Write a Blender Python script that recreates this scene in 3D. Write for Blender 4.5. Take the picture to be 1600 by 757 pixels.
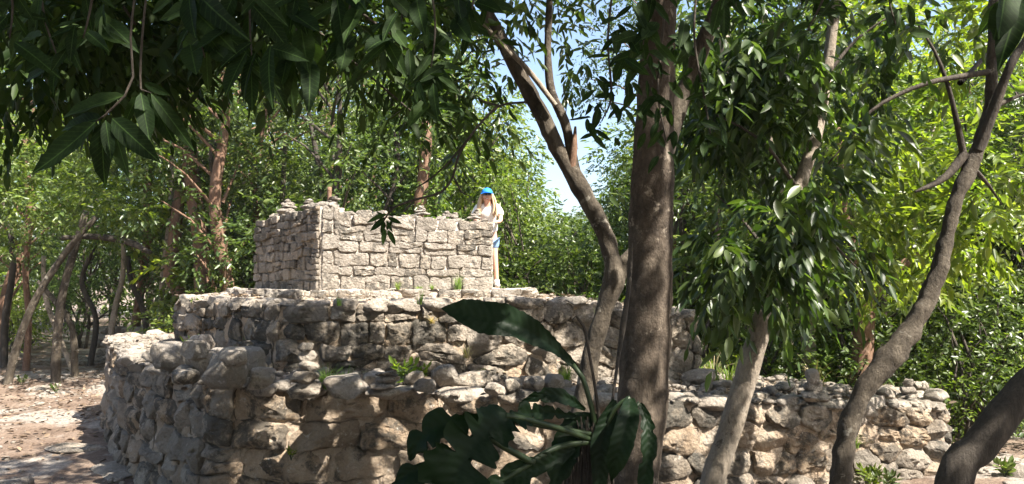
import bpy, bmesh, math, random
import numpy as np
from mathutils import Vector, Matrix, noise

R = math.radians
S = bpy.context.scene
for o in list(bpy.data.objects): bpy.data.objects.remove(o)
COL = S.collection
random.seed(7); rng = np.random.default_rng(11)

# ------------------------------------------------------------------ camera
EYE = 2.2; FPX = 1150.0; PITCH = math.atan(57/1150)
cam_d = bpy.data.cameras.new('camera'); cam = bpy.data.objects.new('camera', cam_d); COL.objects.link(cam)
cam.location = (0, 0, EYE); cam.rotation_euler = (R(90)+PITCH, 0, 0)
cam_d.sensor_width = 36; cam_d.lens = 36*FPX/1600; cam_d.clip_end = 2000; cam_d.clip_start = 0.05
S.camera = cam

# ------------------------------------------------------------------ world, sun, exposure
SUN_EL = R(52); SH = Vector((0.80, -0.60)).normalized()
SUN = Vector((SH.x*math.cos(SUN_EL), SH.y*math.cos(SUN_EL), math.sin(SUN_EL)))   # towards the sun
W = bpy.data.worlds.new("World"); S.world = W; W.use_nodes = True
nt = W.node_tree; nt.nodes.clear()
sky = nt.nodes.new('ShaderNodeTexSky'); sky.sky_type = 'NISHITA'; sky.sun_disc = False
sky.sun_elevation = SUN_EL; sky.sun_rotation = math.atan2(SUN.x, SUN.y)
sky.dust_density = 2.5; sky.air_density = 1.0
bg = nt.nodes.new('ShaderNodeBackground'); bg.inputs['Strength'].default_value = 0.09
out = nt.nodes.new('ShaderNodeOutputWorld')
nt.links.new(sky.outputs[0], bg.inputs[0]); nt.links.new(bg.outputs[0], out.inputs[0])
sl = bpy.data.lights.new('sun', 'SUN'); sl.energy = 5.0; sl.angle = R(0.6); sl.color = (1.0, 0.94, 0.84)
so = bpy.data.objects.new('sun', sl); COL.objects.link(so); so.location = (8, -6, 20)
so.rotation_euler = SUN.to_track_quat('Z', 'Y').to_euler()
S.view_settings.view_transform = 'Standard'; S.view_settings.look = 'None'
S.view_settings.gamma = 1.0; S.view_settings.exposure = 1.95
S.render.engine = 'CYCLES'
S.cycles.use_denoising = True
S.cycles.max_bounces = 8; S.cycles.diffuse_bounces = 5; S.cycles.transmission_bounces = 5
S.cycles.transparent_max_bounces = 6; S.cycles.caustics_reflective = False; S.cycles.caustics_refractive = False
S.cycles.sample_clamp_indirect = 6

# ------------------------------------------------------------------ helpers
def P(px, py, Y):
    """world point at depth Y seen at a pixel of the survey photograph"""
    a = (378.5-py)/FPX; b = (px-800)/FPX
    c, s = math.cos(PITCH), math.sin(PITCH)
    d = Vector((b, c-s*a, s+c*a)); d *= Y/d.y
    return Vector((d.x, Y, EYE+d.z))
def XF(px, Y): return P(px, 435, Y).x
def mesh_np(name, V, F):
    """V (n,3), F (m,k) uniform k"""
    me = bpy.data.meshes.new(name); V = np.asarray(V, dtype=np.float32); F = np.asarray(F, dtype=np.int32)
    m, k = F.shape
    me.vertices.add(len(V)); me.vertices.foreach_set('co', V.ravel())
    me.loops.add(m*k); me.loops.foreach_set('vertex_index', F.ravel())
    me.polygons.add(m); me.polygons.foreach_set('loop_start', np.arange(0, m*k, k, dtype=np.int32))
    me.update(calc_edges=True); me.validate()
    return me
def smooth(me): me.polygons.foreach_set('use_smooth', [True]*len(me.polygons)); me.update()
def link(name, me, mat=None, parent=None, loc=None):
    o = bpy.data.objects.new(name, me); COL.objects.link(o)
    if mat is not None and me is not None and not me.materials: me.materials.append(mat)
    if parent: o.parent = parent
    if loc is not None: o.location = loc
    return o
def tag(o, label=None, cat=None, group=None, kind=None):
    if label: o['label'] = label
    if cat: o['category'] = cat
    if group: o['group'] = group
    if kind: o['kind'] = kind
    return o
def empty(name, loc, label, cat, group=None):
    o = bpy.data.objects.new(name, None); COL.objects.link(o); o.location = loc; o.empty_display_size = .2
    return tag(o, label, cat, group)
class MB:
    def __init__(s): s.v = []; s.f = []
    def add(s, v, f):
        n = len(s.v); s.v += [tuple(p) for p in v]; s.f += [tuple(i+n for i in q) for q in f]
    def mesh(s, name, sm=True, org=None):
        me = bpy.data.meshes.new(name)
        v = s.v if org is None else [(a[0]-org[0], a[1]-org[1], a[2]-org[2]) for a in s.v]
        me.from_pydata(v, [], s.f); me.validate()
        if sm: smooth(me)
        return me
def catmull(pts, rad, step=0.12):
    """resampled smooth path"""
    P_ = [Vector(p) for p in pts]; n = len(P_)
    if n == 1: return P_, rad
    ext = [P_[0]*2-P_[1]] + P_ + [P_[-1]*2-P_[-2]]
    out, ro = [], []
    for i in range(n-1):
        a, b, c, d = ext[i:i+4]; m = max(1, int((c-b).length/step))
        for k in range(m):
            t = k/m
            out.append(.5*((2*b)+(c-a)*t+(2*a-5*b+4*c-d)*t*t+(3*b-a-3*c+d)*t**3))
            ro.append(rad[i]*(1-t)+rad[i+1]*t)
    out.append(P_[-1]); ro.append(rad[-1])
    return out, ro
def tube(mb, pts, rad, sides=8, step=0.12, rough=0.0, fr=3.0, cap=True, flare=0.0, ridge=0.0):
    path, ra = catmull(pts, rad, step)
    n = len(path); up = Vector((0.13, 0.21, 1)).normalized(); vs = []
    prev = None
    for i, p in enumerate(path):
        t = (path[min(n-1, i+1)]-path[max(0, i-1)])
        if t.length < 1e-6: t = Vector((0, 0, 1))
        t.normalize()
        if prev is None:
            a = t.orthogonal().normalized()
        else:
            a = (prev - t*prev.dot(t));
            a = a.normalized() if a.length > 1e-5 else t.orthogonal().normalized()
        prev = a; b = t.cross(a)
        for k in range(sides):
            an = 2*math.pi*k/sides
            d = a*math.cos(an)+b*math.sin(an); r = ra[i]
            if rough: r *= 1+rough*(noise.noise((p+d*r)*fr)+.5*noise.noise((p+d*r)*fr*2.7))
            if sides >= 18: r *= 1+.035*noise.noise((math.cos(an)*5, math.sin(an)*5, p.z*2.2))+.018*noise.noise((math.cos(an)*12, math.sin(an)*12, p.z*6))-.02*max(0, noise.noise((p.x*3, p.y*3, p.z*11)))
            if flare and i < 5: r *= 1+flare*(1-i/5)**2*(1+.5*math.sin(an*5))
            vs.append(p+d*r)
    fs = [(i*sides+k, i*sides+(k+1) % sides, (i+1)*sides+(k+1) % sides, (i+1)*sides+k) for i in range(n-1) for k in range(sides)]
    if cap:
        vs.append(path[-1]); e = len(vs)-1
        fs += [((n-1)*sides+k, (n-1)*sides+(k+1) % sides, e) for k in range(sides)]
    mb.add(vs, fs)

# ------------------------------------------------------------------ materials
def new_mat(name):
    m = bpy.data.materials.new(name); m.use_nodes = True
    nt = m.node_tree; nt.nodes.clear(); N = nt.nodes; L = nt.links
    o = N.new('ShaderNodeOutputMaterial'); b = N.new('ShaderNodeBsdfPrincipled')
    L.new(b.outputs[0], o.inputs[0]); b.inputs['Specular IOR Level'].default_value = 0.3
    return m, N, L, b, o
def nz(N, L, src, scale, detail=5, rough=.6, dist=0.0):
    n = N.new('ShaderNodeTexNoise'); n.inputs['Scale'].default_value = scale
    n.inputs['Detail'].default_value = detail; n.inputs['Roughness'].default_value = rough; n.inputs['Distortion'].default_value = dist
    L.new(src, n.inputs['Vector']); return n.outputs[0]
def ramp(N, L, src, stops):
    r = N.new('ShaderNodeValToRGB'); e = r.color_ramp.elements
    while len(e) > 1: e.remove(e[-1])
    e[0].position = stops[0][0]; c = stops[0][1]; e[0].color = (*c, 1) if len(c) == 3 else c
    for p, c in stops[1:]:
        q = e.new(p); q.color = (*c, 1)
    L.new(src, r.inputs[0]); return r.outputs[0]
def g(v): return (v, v, v)
def mixc(N, L, fac, a, b, mode='MIX'):
    m = N.new('ShaderNodeMix'); m.data_type = 'RGBA'; m.blend_type = mode
    for s, v in ((m.inputs[0], fac), (m.inputs[6], a), (m.inputs[7], b)):
        if isinstance(v, (int, float)): s.default_value = v
        elif isinstance(v, tuple): s.default_value = (*v, 1)
        else: L.new(v, s)
    return m.outputs[2]
def math_(N, L, op, a, b=None):
    m = N.new('ShaderNodeMath'); m.operation = op
    for s, v in ((m.inputs[0], a), (m.inputs[1], b)):
        if v is None: continue
        if isinstance(v, (int, float)): s.default_value = v
        else: L.new(v, s)
    return m.outputs[0]
def bump(N, L, b, h, strength=.5, dist=.02):
    n = N.new('ShaderNodeBump'); n.inputs['Strength'].default_value = strength; n.inputs['Distance'].default_value = dist
    L.new(h, n.inputs['Height']); L.new(n.outputs[0], b.inputs['Normal'])
def stone_mat(name, c1, c2, c3, lichen, pale, scale=1.0, lich_col=(.075, .07, .06)):
    m, N, L, b, o = new_mat(name)
    geo = N.new('ShaderNodeNewGeometry'); pos = geo.outputs['Position']
    oi = N.new('ShaderNodeObjectInfo')
    base = ramp(N, L, nz(N, L, pos, 2.2*scale, 6, .65), [(.3, c1), (.5, c2), (.72, c3)])
    var = ramp(N, L, oi.outputs['Random'], [(0, (.68, .66, .64)), (.35, (.95, .92, .9)), (.7, (1.05, 1.0, .95)), (1, (1.2, 1.12, 1.02))])
    col = mixc(N, L, .8, base, var, 'MULTIPLY')
    # weathering: black lichen, pale crust
    ln = math_(N, L, 'ADD', nz(N, L, pos, 4.5*scale, 10, .72, .3), math_(N, L, 'MULTIPLY', math_(N, L, 'SUBTRACT', oi.outputs['Random'], .5), .22))
    lf = ramp(N, L, ln, [(lichen, g(0)), (lichen+.10, g(.82))])
    col = mixc(N, L, lf, col, lich_col)
    pf = ramp(N, L, nz(N, L, pos, 8*scale, 8, .7, .2), [(pale, g(0)), (pale+.07, g(.7))])
    col = mixc(N, L, pf, col, (.62, .56, .49))
    fine = nz(N, L, pos, 55, 6, .75)
    col = mixc(N, L, .55, col, ramp(N, L, fine, [(.3, g(.55)), (.55, g(1.0)), (.75, g(1.25))]), 'MULTIPLY')
    L.new(col, b.inputs['Base Color']); b.inputs['Roughness'].default_value = .93
    v = N.new('ShaderNodeTexVoronoi'); v.inputs['Scale'].default_value = 26; L.new(pos, v.inputs['Vector'])
    h = math_(N, L, 'ADD', math_(N, L, 'MULTIPLY', nz(N, L, pos, 14, 10, .75), 1.6), math_(N, L, 'MULTIPLY', v.outputs['Distance'], .35))
    bump(N, L, b, h, 1.0, .06)
    return m
M = {}
M['stone_low'] = stone_mat('limestone_warm', (.27, .20, .135), (.40, .315, .23), (.53, .45, .36), .515, .60, 1.5)
M['stone_mid'] = stone_mat('limestone_grey', (.24, .20, .155), (.36, .315, .26), (.51, .455, .385), .51, .60)
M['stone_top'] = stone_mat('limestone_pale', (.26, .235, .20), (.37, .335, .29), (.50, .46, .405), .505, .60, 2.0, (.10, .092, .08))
M['stone_dark'] = stone_mat('limestone_dark', (.15, .13, .105), (.27, .24, .20), (.40, .365, .315), .50, .62)  # darker limestone, set most densely on the tower's left wall
M['rock'] = stone_mat('loose_rock', (.27, .235, .195), (.42, .375, .32), (.55, .50, .44), .56, .58, 1.4)
M['mortar'] = stone_mat('mortar', (.38, .285, .20), (.49, .395, .30), (.58, .49, .40), .60, .57, 1.2)
M['mortar_top'] = stone_mat('mortar_pale', (.50, .445, .385), (.60, .545, .48), (.68, .63, .57), .70, .56, 1.2, (.2, .18, .16))
def ground_mat():
    m, N, L, b, o = new_mat('forest_soil')
    pos = N.new('ShaderNodeNewGeometry').outputs['Position']
    soil = ramp(N, L, nz(N, L, pos, 1.4, 8, .65), [(.3, (.09, .06, .042)), (.5, (.185, .13, .095)), (.7, (.28, .215, .165))])
    rk = ramp(N, L, nz(N, L, pos, .55, 9, .62, .5), [(.50, g(0)), (.56, g(1))])
    rock = ramp(N, L, nz(N, L, pos, 7, 8, .7), [(.3, (.20, .17, .145)), (.6, (.36, .32, .275))])
    col = mixc(N, L, rk, soil, rock)
    lit = ramp(N, L, nz(N, L, pos, 26, 5, .7), [(.42, g(.55)), (.6, g(1.15))])
    col = mixc(N, L, .8, col, lit, 'MULTIPLY')
    L.new(col, b.inputs['Base Color']); b.inputs['Roughness'].default_value = .95
    bump(N, L, b, nz(N, L, pos, 12, 10, .75), .9, .05)
    return m
M['ground'] = ground_mat()
def bark_mat(name, c1, c2, c3, patch=None, patch_at=.56, bs=.8, stretch=.25):
    m, N, L, b, o = new_mat(name)
    tc = N.new('ShaderNodeTexCoord'); mp = N.new('ShaderNodeMapping'); mp.inputs['Scale'].default_value = (1, 1, stretch)
    L.new(tc.outputs['Object'], mp.inputs[0])
    base = ramp(N, L, nz(N, L, mp.outputs[0], 9, 8, .7, .3), [(.3, c1), (.52, c2), (.72, c3)])
    if patch:
        pf = ramp(N, L, nz(N, L, tc.outputs['Object'], 6, 6, .7, .4), [(patch_at, g(0)), (patch_at+.05, g(.85))])
        base = mixc(N, L, pf, base, patch)
    fine = nz(N, L, mp.outputs[0], 60, 6, .7)
    col = mixc(N, L, .6, base, ramp(N, L, fine, [(.3, g(.5)), (.6, g(1.15))]), 'MULTIPLY')
    L.new(col, b.inputs['Base Color']); b.inputs['Roughness'].default_value = .85
    h = math_(N, L, 'ADD', nz(N, L, mp.outputs[0], 26, 8, .75), math_(N, L, 'MULTIPLY', nz(N, L, tc.outputs['Object'], 9, 4, .6), .8))
    bump(N, L, b, h, bs, .03)
    return m
M['bark_main'] = bark_mat('bark_brown', (.032, .024, .018), (.088, .067, .049), (.18, .143, .108), (.30, .25, .195), .60, 1.0, .55)
M['bark_grey'] = bark_mat('bark_grey', (.03, .024, .018), (.08, .064, .046), (.165, .137, .104), (.28, .255, .21), .60, 1.0, .5)
M['bark_pale'] = bark_mat('bark_mottled', (.17, .14, .105), (.27, .225, .175), (.35, .305, .25), (.085, .065, .045), .575, .7, .5)
M['bark_red'] = bark_mat('bark_reddish', (.11, .058, .036), (.18, .105, .068), (.25, .165, .115), (.07, .048, .035), .60, .6, .5)
M['bark_dark'] = bark_mat('bark_dark', (.03, .025, .02), (.065, .053, .042), (.13, .105, .082))
def leaf_mat(name, ca, cb, cc, trans=.35, rough=.38, tcol=None, per_obj=False, spec=.5, veins=False):
    m, N, L, b, o = new_mat(name)
    geo = N.new('ShaderNodeNewGeometry')
    oi = N.new('ShaderNodeObjectInfo')
    rnd = oi.outputs['Random'] if per_obj else geo.outputs['Random Per Island']
    col = ramp(N, L, rnd, [(0, ca), (.5, cb), (.9, cc), (1, tuple(x*1.25 for x in cc))])
    big = ramp(N, L, nz(N, L, geo.outputs['Position'], .55, 3, .6), [(.35, g(.62)), (.65, g(1.25))])
    col = mixc(N, L, .8, col, big, 'MULTIPLY')
    if not per_obj:
        col = mixc(N, L, .7, col, ramp(N, L, oi.outputs['Random'], [(0, (.75, .85, .8)), (.5, (1, 1, 1)), (1, (1.25, 1.12, .85))]), 'MULTIPLY')
    if veins:
        sx = N.new('ShaderNodeSeparateXYZ'); L.new(N.new('ShaderNodeTexCoord').outputs['Object'], sx.inputs[0])
        ay = math_(N, L, 'ABSOLUTE', sx.outputs[1])
        wv = math_(N, L, 'SINE', math_(N, L, 'MULTIPLY', math_(N, L, 'SUBTRACT', sx.outputs[0], math_(N, L, 'MULTIPLY', ay, 1.1)), 75.0))
        vf = ramp(N, L, wv, [(.6, g(0)), (1, g(.16))]); mf = ramp(N, L, ay, [(.003, g(.6)), (.010, g(0))])
        col = mixc(N, L, vf, col, tuple(x*2.0 for x in cc)); col = mixc(N, L, mf, col, tuple(x*2.6 for x in cc))
        sp = ramp(N, L, nz(N, L, geo.outputs['Position'], 60, 5, .7), [(.35, g(.7)), (.7, g(1.35))]); col = mixc(N, L, .8, col, sp, 'MULTIPLY')
    L.new(col, b.inputs['Base Color']); b.inputs['Roughness'].default_value = rough
    b.inputs['Specular IOR Level'].default_value = spec
    t = N.new('ShaderNodeBsdfTranslucent')
    L.new(mixc(N, L, 1.0, col, tcol or (1.5, 1.7, .55), 'MULTIPLY'), t.inputs['Color'])
    mx = N.new('ShaderNodeMixShader'); mx.inputs[0].default_value = trans
    L.new(b.outputs[0], mx.inputs[1]); L.new(t.outputs[0], mx.inputs[2]); L.new(mx.outputs[0], o.inputs[0])
    return m
M['leaf_far'] = leaf_mat('leaf_forest', (.05, .085, .020), (.095, .145, .034), (.165, .21, .065), .4, .34, tcol=(1.7, 1.85, .55))
M['leaf_mid'] = leaf_mat('leaf_glossy_green', (.04, .066, .02), (.075, .11, .032), (.12, .155, .048), .38)
M['leaf_lime'] = leaf_mat('leaf_yellow_green', (.07, .11, .02), (.125, .17, .032), (.185, .225, .055), .5, tcol=(1.75, 1.9, .5))
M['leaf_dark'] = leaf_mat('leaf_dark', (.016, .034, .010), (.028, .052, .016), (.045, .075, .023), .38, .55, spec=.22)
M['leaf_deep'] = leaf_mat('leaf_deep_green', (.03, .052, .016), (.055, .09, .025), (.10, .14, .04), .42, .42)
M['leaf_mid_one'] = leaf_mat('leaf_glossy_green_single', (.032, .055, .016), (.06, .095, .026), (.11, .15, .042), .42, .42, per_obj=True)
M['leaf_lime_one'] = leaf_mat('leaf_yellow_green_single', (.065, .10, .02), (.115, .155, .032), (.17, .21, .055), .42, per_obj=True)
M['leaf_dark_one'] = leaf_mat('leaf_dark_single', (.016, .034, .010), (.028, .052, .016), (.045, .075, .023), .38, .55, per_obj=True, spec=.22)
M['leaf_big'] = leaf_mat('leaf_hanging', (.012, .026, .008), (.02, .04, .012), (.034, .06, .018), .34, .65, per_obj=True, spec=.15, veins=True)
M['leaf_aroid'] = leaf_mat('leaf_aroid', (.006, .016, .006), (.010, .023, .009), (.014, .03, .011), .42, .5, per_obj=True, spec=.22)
M['grass'] = leaf_mat('grass_blade', (.10, .17, .03), (.16, .24, .05), (.24, .30, .09), .45, .5)
M['grass_dry'] = leaf_mat('dry_blade', (.22, .17, .09), (.30, .24, .14), (.36, .31, .2), .3, .6)
M['litter'] = leaf_mat('leaf_litter', (.08, .048, .03), (.15, .10, .065), (.25, .18, .12), .1, .7, tcol=(1.1, 1, .8))

# ------------------------------------------------------------------ sun gaps cut in the canopy so light reaches chosen spots
GAPS = []                                                     # (x, y, z, r)
def gap(p, r): GAPS.append((p[0], p[1], p[2], r))
def sun_filter(Pn):
    """keep mask for leaf positions: a leaf is dropped to open the crown towards one of the sunlit spots"""
    s = np.array(SUN); keep = np.ones(len(Pn), bool)
    for x, y, z, r in GAPS:
        d = Pn-np.array((x, y, z)); a = d@s
        dist = np.linalg.norm(d-np.outer(a, s), axis=1)
        keep &= ~((a > .25) & (dist < r+.07))
    return keep
def crown_openings(Pn):
    t = (Pn[:, 2]-.8)/SUN.z; x = Pn[:, 0]-SUN.x*t; y = Pn[:, 1]-SUN.y*t
    t2 = (Pn[:, 2]-2.7)/SUN.z; nx, ny = Pn[:, 0]-SUN.x*t2, Pn[:, 1]-SUN.y*t2; near = (abs(nx) < 2.2) & (ny > .3) & (ny < 4)
    return near | np.array([noise.noise((a*1.5, b*1.5, 2.2))+.6*noise.noise((a*3.4, b*3.4, 7))+.35*noise.noise((a*.5, b*.5, 1)) < .27 for a, b in zip(x, y)])

# ------------------------------------------------------------------ ruin levels
def lerp(a, b, t): return a+(b-a)*t
def clamp(x, a, b): return max(a, min(b, x))
def z1(x, y=0): return 1.25 if x < -2.6 else 1.25-.067*(x+2.6)
def z2(x, y=0): return 1.92 if x < .6 else 1.92-.11*(x-.6)
Z3 = 2.04
LOW = [(-6.5, 11.8), (-4.6, 8.75), (-2.6, 6.45), (0.2, 7.0), (5.05, 8.35), (4.95, 9.5), (3.1, 10.3), (2.6, 13.6), (-2.6, 15.2), (-6.1, 13.3)]
MID = [(-4.75, 10.3), (-2.45, 7.75), (2.36, 9.08), (2.0, 13.0), (-2.0, 14.2), (-4.7, 12.9)]
POD = [(-4.7, 12.1), (-2.95, 10.42), (.32, 11.28), (.45, 12.9), (-1.5, 13.9), (-4.5, 13.6)]
class Path:
    def __init__(s, pts, rad=.25, closed=True):
        P_ = [Vector(p) for p in pts]; n = len(P_); out = []
        for i, c in enumerate(P_):
            if not closed and i in (0, n-1): out.append(c); continue
            a = P_[i-1]; b = P_[(i+1) % n]
            ra = min(rad, (a-c).length*.4); rb = min(rad, (b-c).length*.4)
            p0 = c+(a-c).normalized()*ra; p1 = c+(b-c).normalized()*rb
            for k in range(5):
                t = k/4; out.append(p0*(1-t)**2+c*2*t*(1-t)+p1*t*t)
        s.p = out; s.closed = closed
        if closed: s.p.append(out[0].copy())
        s.c = [0]
        for i in range(1, len(s.p)): s.c.append(s.c[-1]+(s.p[i]-s.p[i-1]).length)
        s.L = s.c[-1]
        s.ca = np.array(s.c); s.xa = np.array([q.x for q in s.p]); s.ya = np.array([q.y for q in s.p])
    def at(s, u):
        if s.closed: u = u % s.L
        return Vector((float(np.interp(u, s.ca, s.xa)), float(np.interp(u, s.ca, s.ya))))
    def frame(s, u, e=.09):
        p = s.at(u)
        a, b = (s.at(u-e), s.at(u+e)) if s.closed else (s.at(max(0, u-e)), s.at(min(s.L, u+e)))
        t = (b-a).normalized(); return p, Vector((t.y, -t.x))
    def u_near(s, pt):
        best = min(np.linspace(0, s.L, 600), key=lambda u: (s.at(u)-Vector(pt)).length)
        return float(best)
def inside(pt, poly):
    x, y = pt[0], pt[1]; c = False; n = len(poly)
    for i in range(n):
        x1, y1 = poly[i]; x2, y2 = poly[i-1]
        if (y1 > y) != (y2 > y) and x < (x2-x1)*(y-y1)/(y2-y1)+x1: c = not c
    return c
def clip(poly, nx, ny, d):
    out = []; n = len(poly)
    for i in range(n):
        a = poly[i]; b = poly[(i+1) % n]
        da = a[0]*nx+a[1]*ny-d; db = b[0]*nx+b[1]*ny-d
        if da <= 0: out.append(a)
        if (da < 0 < db) or (db < 0 < da):
            t = da/(da-db); out.append((a[0]+(b[0]-a[0])*t, a[1]+(b[1]-a[1])*t))
    return out
def voronoi(u0, u1, H, w, h, jit, asp, seed):
    """rubble cells in the (u,v) strip"""
    r = random.Random(seed); seeds = []
    rows = max(1, round(H/h)); hh = H/rows
    for i in range(rows):
        u = u0+r.uniform(0, w)
        while u < u1:
            ww = w*r.choice((.5, .75, 1, 1.2, 1.55))
            seeds.append((u+ww/2, (i+.5+r.uniform(-jit, jit))*hh)); u += ww
    cells = []
    for i, (a, b) in enumerate(seeds):
        A = (a, b*asp); poly = [(u0, 0), (u1, 0), (u1, H*asp), (u0, H*asp)]
        for j, (c, d) in enumerate(seeds):
            if i == j or abs(c-a) > 3*w: continue
            B = (c, d*asp); nx, ny = B[0]-A[0], B[1]-A[1]; mx, my = (A[0]+B[0])/2, (A[1]+B[1])/2
            poly = clip(poly, nx, ny, nx*mx+ny*my)
            if len(poly) < 3: break
        if len(poly) >= 3: cells.append([(p[0], p[1]/asp) for p in poly])
    return cells
def courses(u0, u1, H, w, h, seed, gapw=.0, wob=.022):
    """roughly squared stones laid in wavy courses"""
    r = random.Random(seed); ys = [0]; cells = []
    while ys[-1] < H-.6*h: ys.append(ys[-1]+h*r.uniform(.75, 1.3))
    k = H/ys[-1]; ys = [y*k for y in ys]
    def bd(i, u):
        if i == 0 or i == len(ys)-1: return ys[i]
        return ys[i]+wob*2*noise.noise((u*1.9, i*7.3+seed, 0))
    for i in range(len(ys)-1):
        u = u0; j = 0
        while u < u1-1e-3:
            ww = w*r.choice((.5, .8, 1, 1.1, 1.35, 1.6))
            if u1-(u+ww) < .45*w: ww = u1-u
            a, b = u, u+ww; sl = r.uniform(-.03, .03) if b < u1-1e-3 else 0
            n = 4
            bot = [(lerp(a, b, t/n), bd(i, lerp(a, b, t/n))) for t in range(n+1)]
            top = [(lerp(a, b+sl, t/n), bd(i+1, lerp(a, b, t/n))) for t in range(n+1)]
            if r.random() < .16 and ww > .8*w:          # a pair of thin stones in one course
                mid = [(lerp(a, b, t/n), lerp(bd(i, lerp(a, b, t/n)), bd(i+1, lerp(a, b, t/n)), .5+.1*math.sin(t+i))) for t in range(n+1)]
                cells.append(bot+mid[::-1]); cells.append(mid+top[::-1])
            else:
                cells.append(bot+top[::-1])
            u = b
    return cells
def round_poly(poly, gap_, it=2, n=26, power=.17):
    c = Vector((sum(p[0] for p in poly)/len(poly), sum(p[1] for p in poly)/len(poly)))
    q = [Vector(p) for p in poly]
    for _ in range(it):
        q2 = []
        for i in range(len(q)):
            a, b = q[i], q[(i+1) % len(q)]
            q2 += [a*(1-power)+b*power, a*power+b*(1-power)]
        q = q2
    L_ = [0]
    for i in range(len(q)): L_.append(L_[-1]+(q[(i+1) % len(q)]-q[i]).length)
    tot = L_[-1]; out = []; j = 0
    for k in range(n):
        s = tot*k/n
        while L_[j+1] < s: j += 1
        a, b = q[j % len(q)], q[(j+1) % len(q)]; d = L_[j+1]-L_[j]
        out.append(a.lerp(b, (s-L_[j])/d if d > 1e-9 else 0))
    res = []
    for p in out:
        v = p-c; l = v.length
        res.append(c+v*max(.4, (l-gap_)/l) if l > 1e-6 else p)
    return c, res
def stone_mesh(name, poly, mapf, depth, gap_, r, amp=.022, it=2, n=38, rough=1.0, fac=1.0):
    c, ring = round_poly(poly, gap_, it, n)
    size = max((p-c).length for p in ring)
    tx, ty = r.uniform(-.35, .35)*fac, r.uniform(-.35, .35)*fac
    prof = [(1.0, -.10), (1.04, -.015), (1.02, depth*.5), (.985, depth*.86), (.92, depth*1.0), (.84, depth*1.04), (.75, depth*1.06), (.65, depth*1.06), (.53, depth*1.06), (.4, depth*1.06), (.22, depth*1.06)]
    off = r.uniform(0, 50); vs = []
    facets = [(r.uniform(-1, 1)*.55*fac, r.uniform(-1, 1)*.75*fac, depth*r.uniform(.85, 1.5)) for _ in range(5)]
    for k, (sc, dp) in enumerate(prof):
        for p in ring:
            q = c+(p-c)*sc; tilt = ((q.x-c.x)*tx+(q.y-c.y)*ty)*.35 if k > 1 else 0
            nn = Vector((q.x*4+off, q.y*4, dp*4))
            d = dp+tilt*depth*4
            if k > 1:
                d += amp*rough*(noise.noise(nn)*1.1+.6*noise.noise(nn*2.6)+.4*noise.noise(nn*6)) - abs(noise.noise(nn*1.7))*amp*1.1+amp*.22*noise.noise(nn*12)
                st_ = noise.noise((q.x*2.2+off, q.y*17+1.5*noise.noise((q.x*3, q.y*2, off)), off))
                d += amp*rough*(.75*st_-1.3*max(0, .12-abs(st_))*3)+amp*.35*rough*noise.noise((q.x*26, q.y*34, off))
                lim = min(h_+gx*(q.x-c.x)+gy*(q.y-c.y) for gx, gy, h_ in facets)
                if d > lim: d = lim+(d-lim)*.15
            wob = .034*rough*noise.noise(nn*1.3+Vector((9, 9, 9)))+.018*rough*noise.noise(nn*4.5)+.008*rough*noise.noise(nn*12)
            q = q+(q-c).normalized()*wob if (q-c).length > 1e-5 else q
            vs.append(mapf(q.x, q.y, d))
    nn = Vector((c.x*4+off, c.y*4, 0))
    vs.append(mapf(c.x, c.y, depth*1.04+amp*noise.noise(nn)*1.3))
    K = len(prof); fs = []
    for k in range(K-1):
        for i in range(n):
            fs.append((k*n+i, k*n+(i+1) % n, (k+1)*n+(i+1) % n, (k+1)*n+i))
    fs += [((K-1)*n+i, (K-1)*n+(i+1) % n, K*n) for i in range(n)]
    org = mapf(c.x, c.y, 0)
    me = bpy.data.meshes.new(name)
    me.from_pydata([(v-org)[:] for v in vs], [], fs); smooth(me); me.set_sharp_from_angle(angle=R(42))
    return me, org
def map_wall(path, zb, zt, batter, Hn):
    def f(u, v, d):
        p, nrm = path.frame(u)
        b, t = zb(p.x, p.y), zt(p.x, p.y, u)
        k = v/Hn
        q = p+nrm*(d-batter*v)
        return Vector((q.x, q.y, b+(t-b)*k))
    return f

# rocks
def rock_mesh(name, seed, sub=3, cuts=9, flat=1.0):
    r = random.Random(seed); bm = bmesh.new(); bmesh.ops.create_icosphere(bm, subdivisions=sub, radius=1)
    pl = []
    for _ in range(cuts):
        d = Vector((r.gauss(0, 1), r.gauss(0, 1), r.gauss(0, 1))).normalized(); pl.append((d, r.uniform(.55, .85)))
    pl.append((Vector((0, 0, -1)), .6)); pl.append((Vector((0, 0, 1)), .7))
    off = Vector((seed*3.1, seed*1.7, 0))
    for v in bm.verts:
        for d, l in pl:
            k = v.co.dot(d)
            if k > l: v.co -= d*(k-l)*.92
        nn = v.co.normalized()
        v.co += nn*(.13*noise.noise(v.co*1.6+off)+.05*noise.noise(v.co*4+off))
    xs = [max(abs(v.co[i]) for v in bm.verts) for i in range(3)]
    for v in bm.verts: v.co = Vector((v.co.x/xs[0], v.co.y/xs[1], v.co.z/xs[2]))*.5
    me = bpy.data.meshes.new(name); bm.to_mesh(me); bm.free(); smooth(me)
    try: me.set_sharp_from_angle(angle=R(38))
    except Exception: pass
    me.materials.append(M['rock']); return me
ROCKS = [rock_mesh('rock_shape', 3+i) for i in range(12)]
ROCKS_TOP = []
for m_ in ROCKS[:6]:
    c_ = m_.copy(); c_.materials.clear(); c_.materials.append(M['stone_top']); ROCKS_TOP.append(c_)
rr = random.Random(99)
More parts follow.
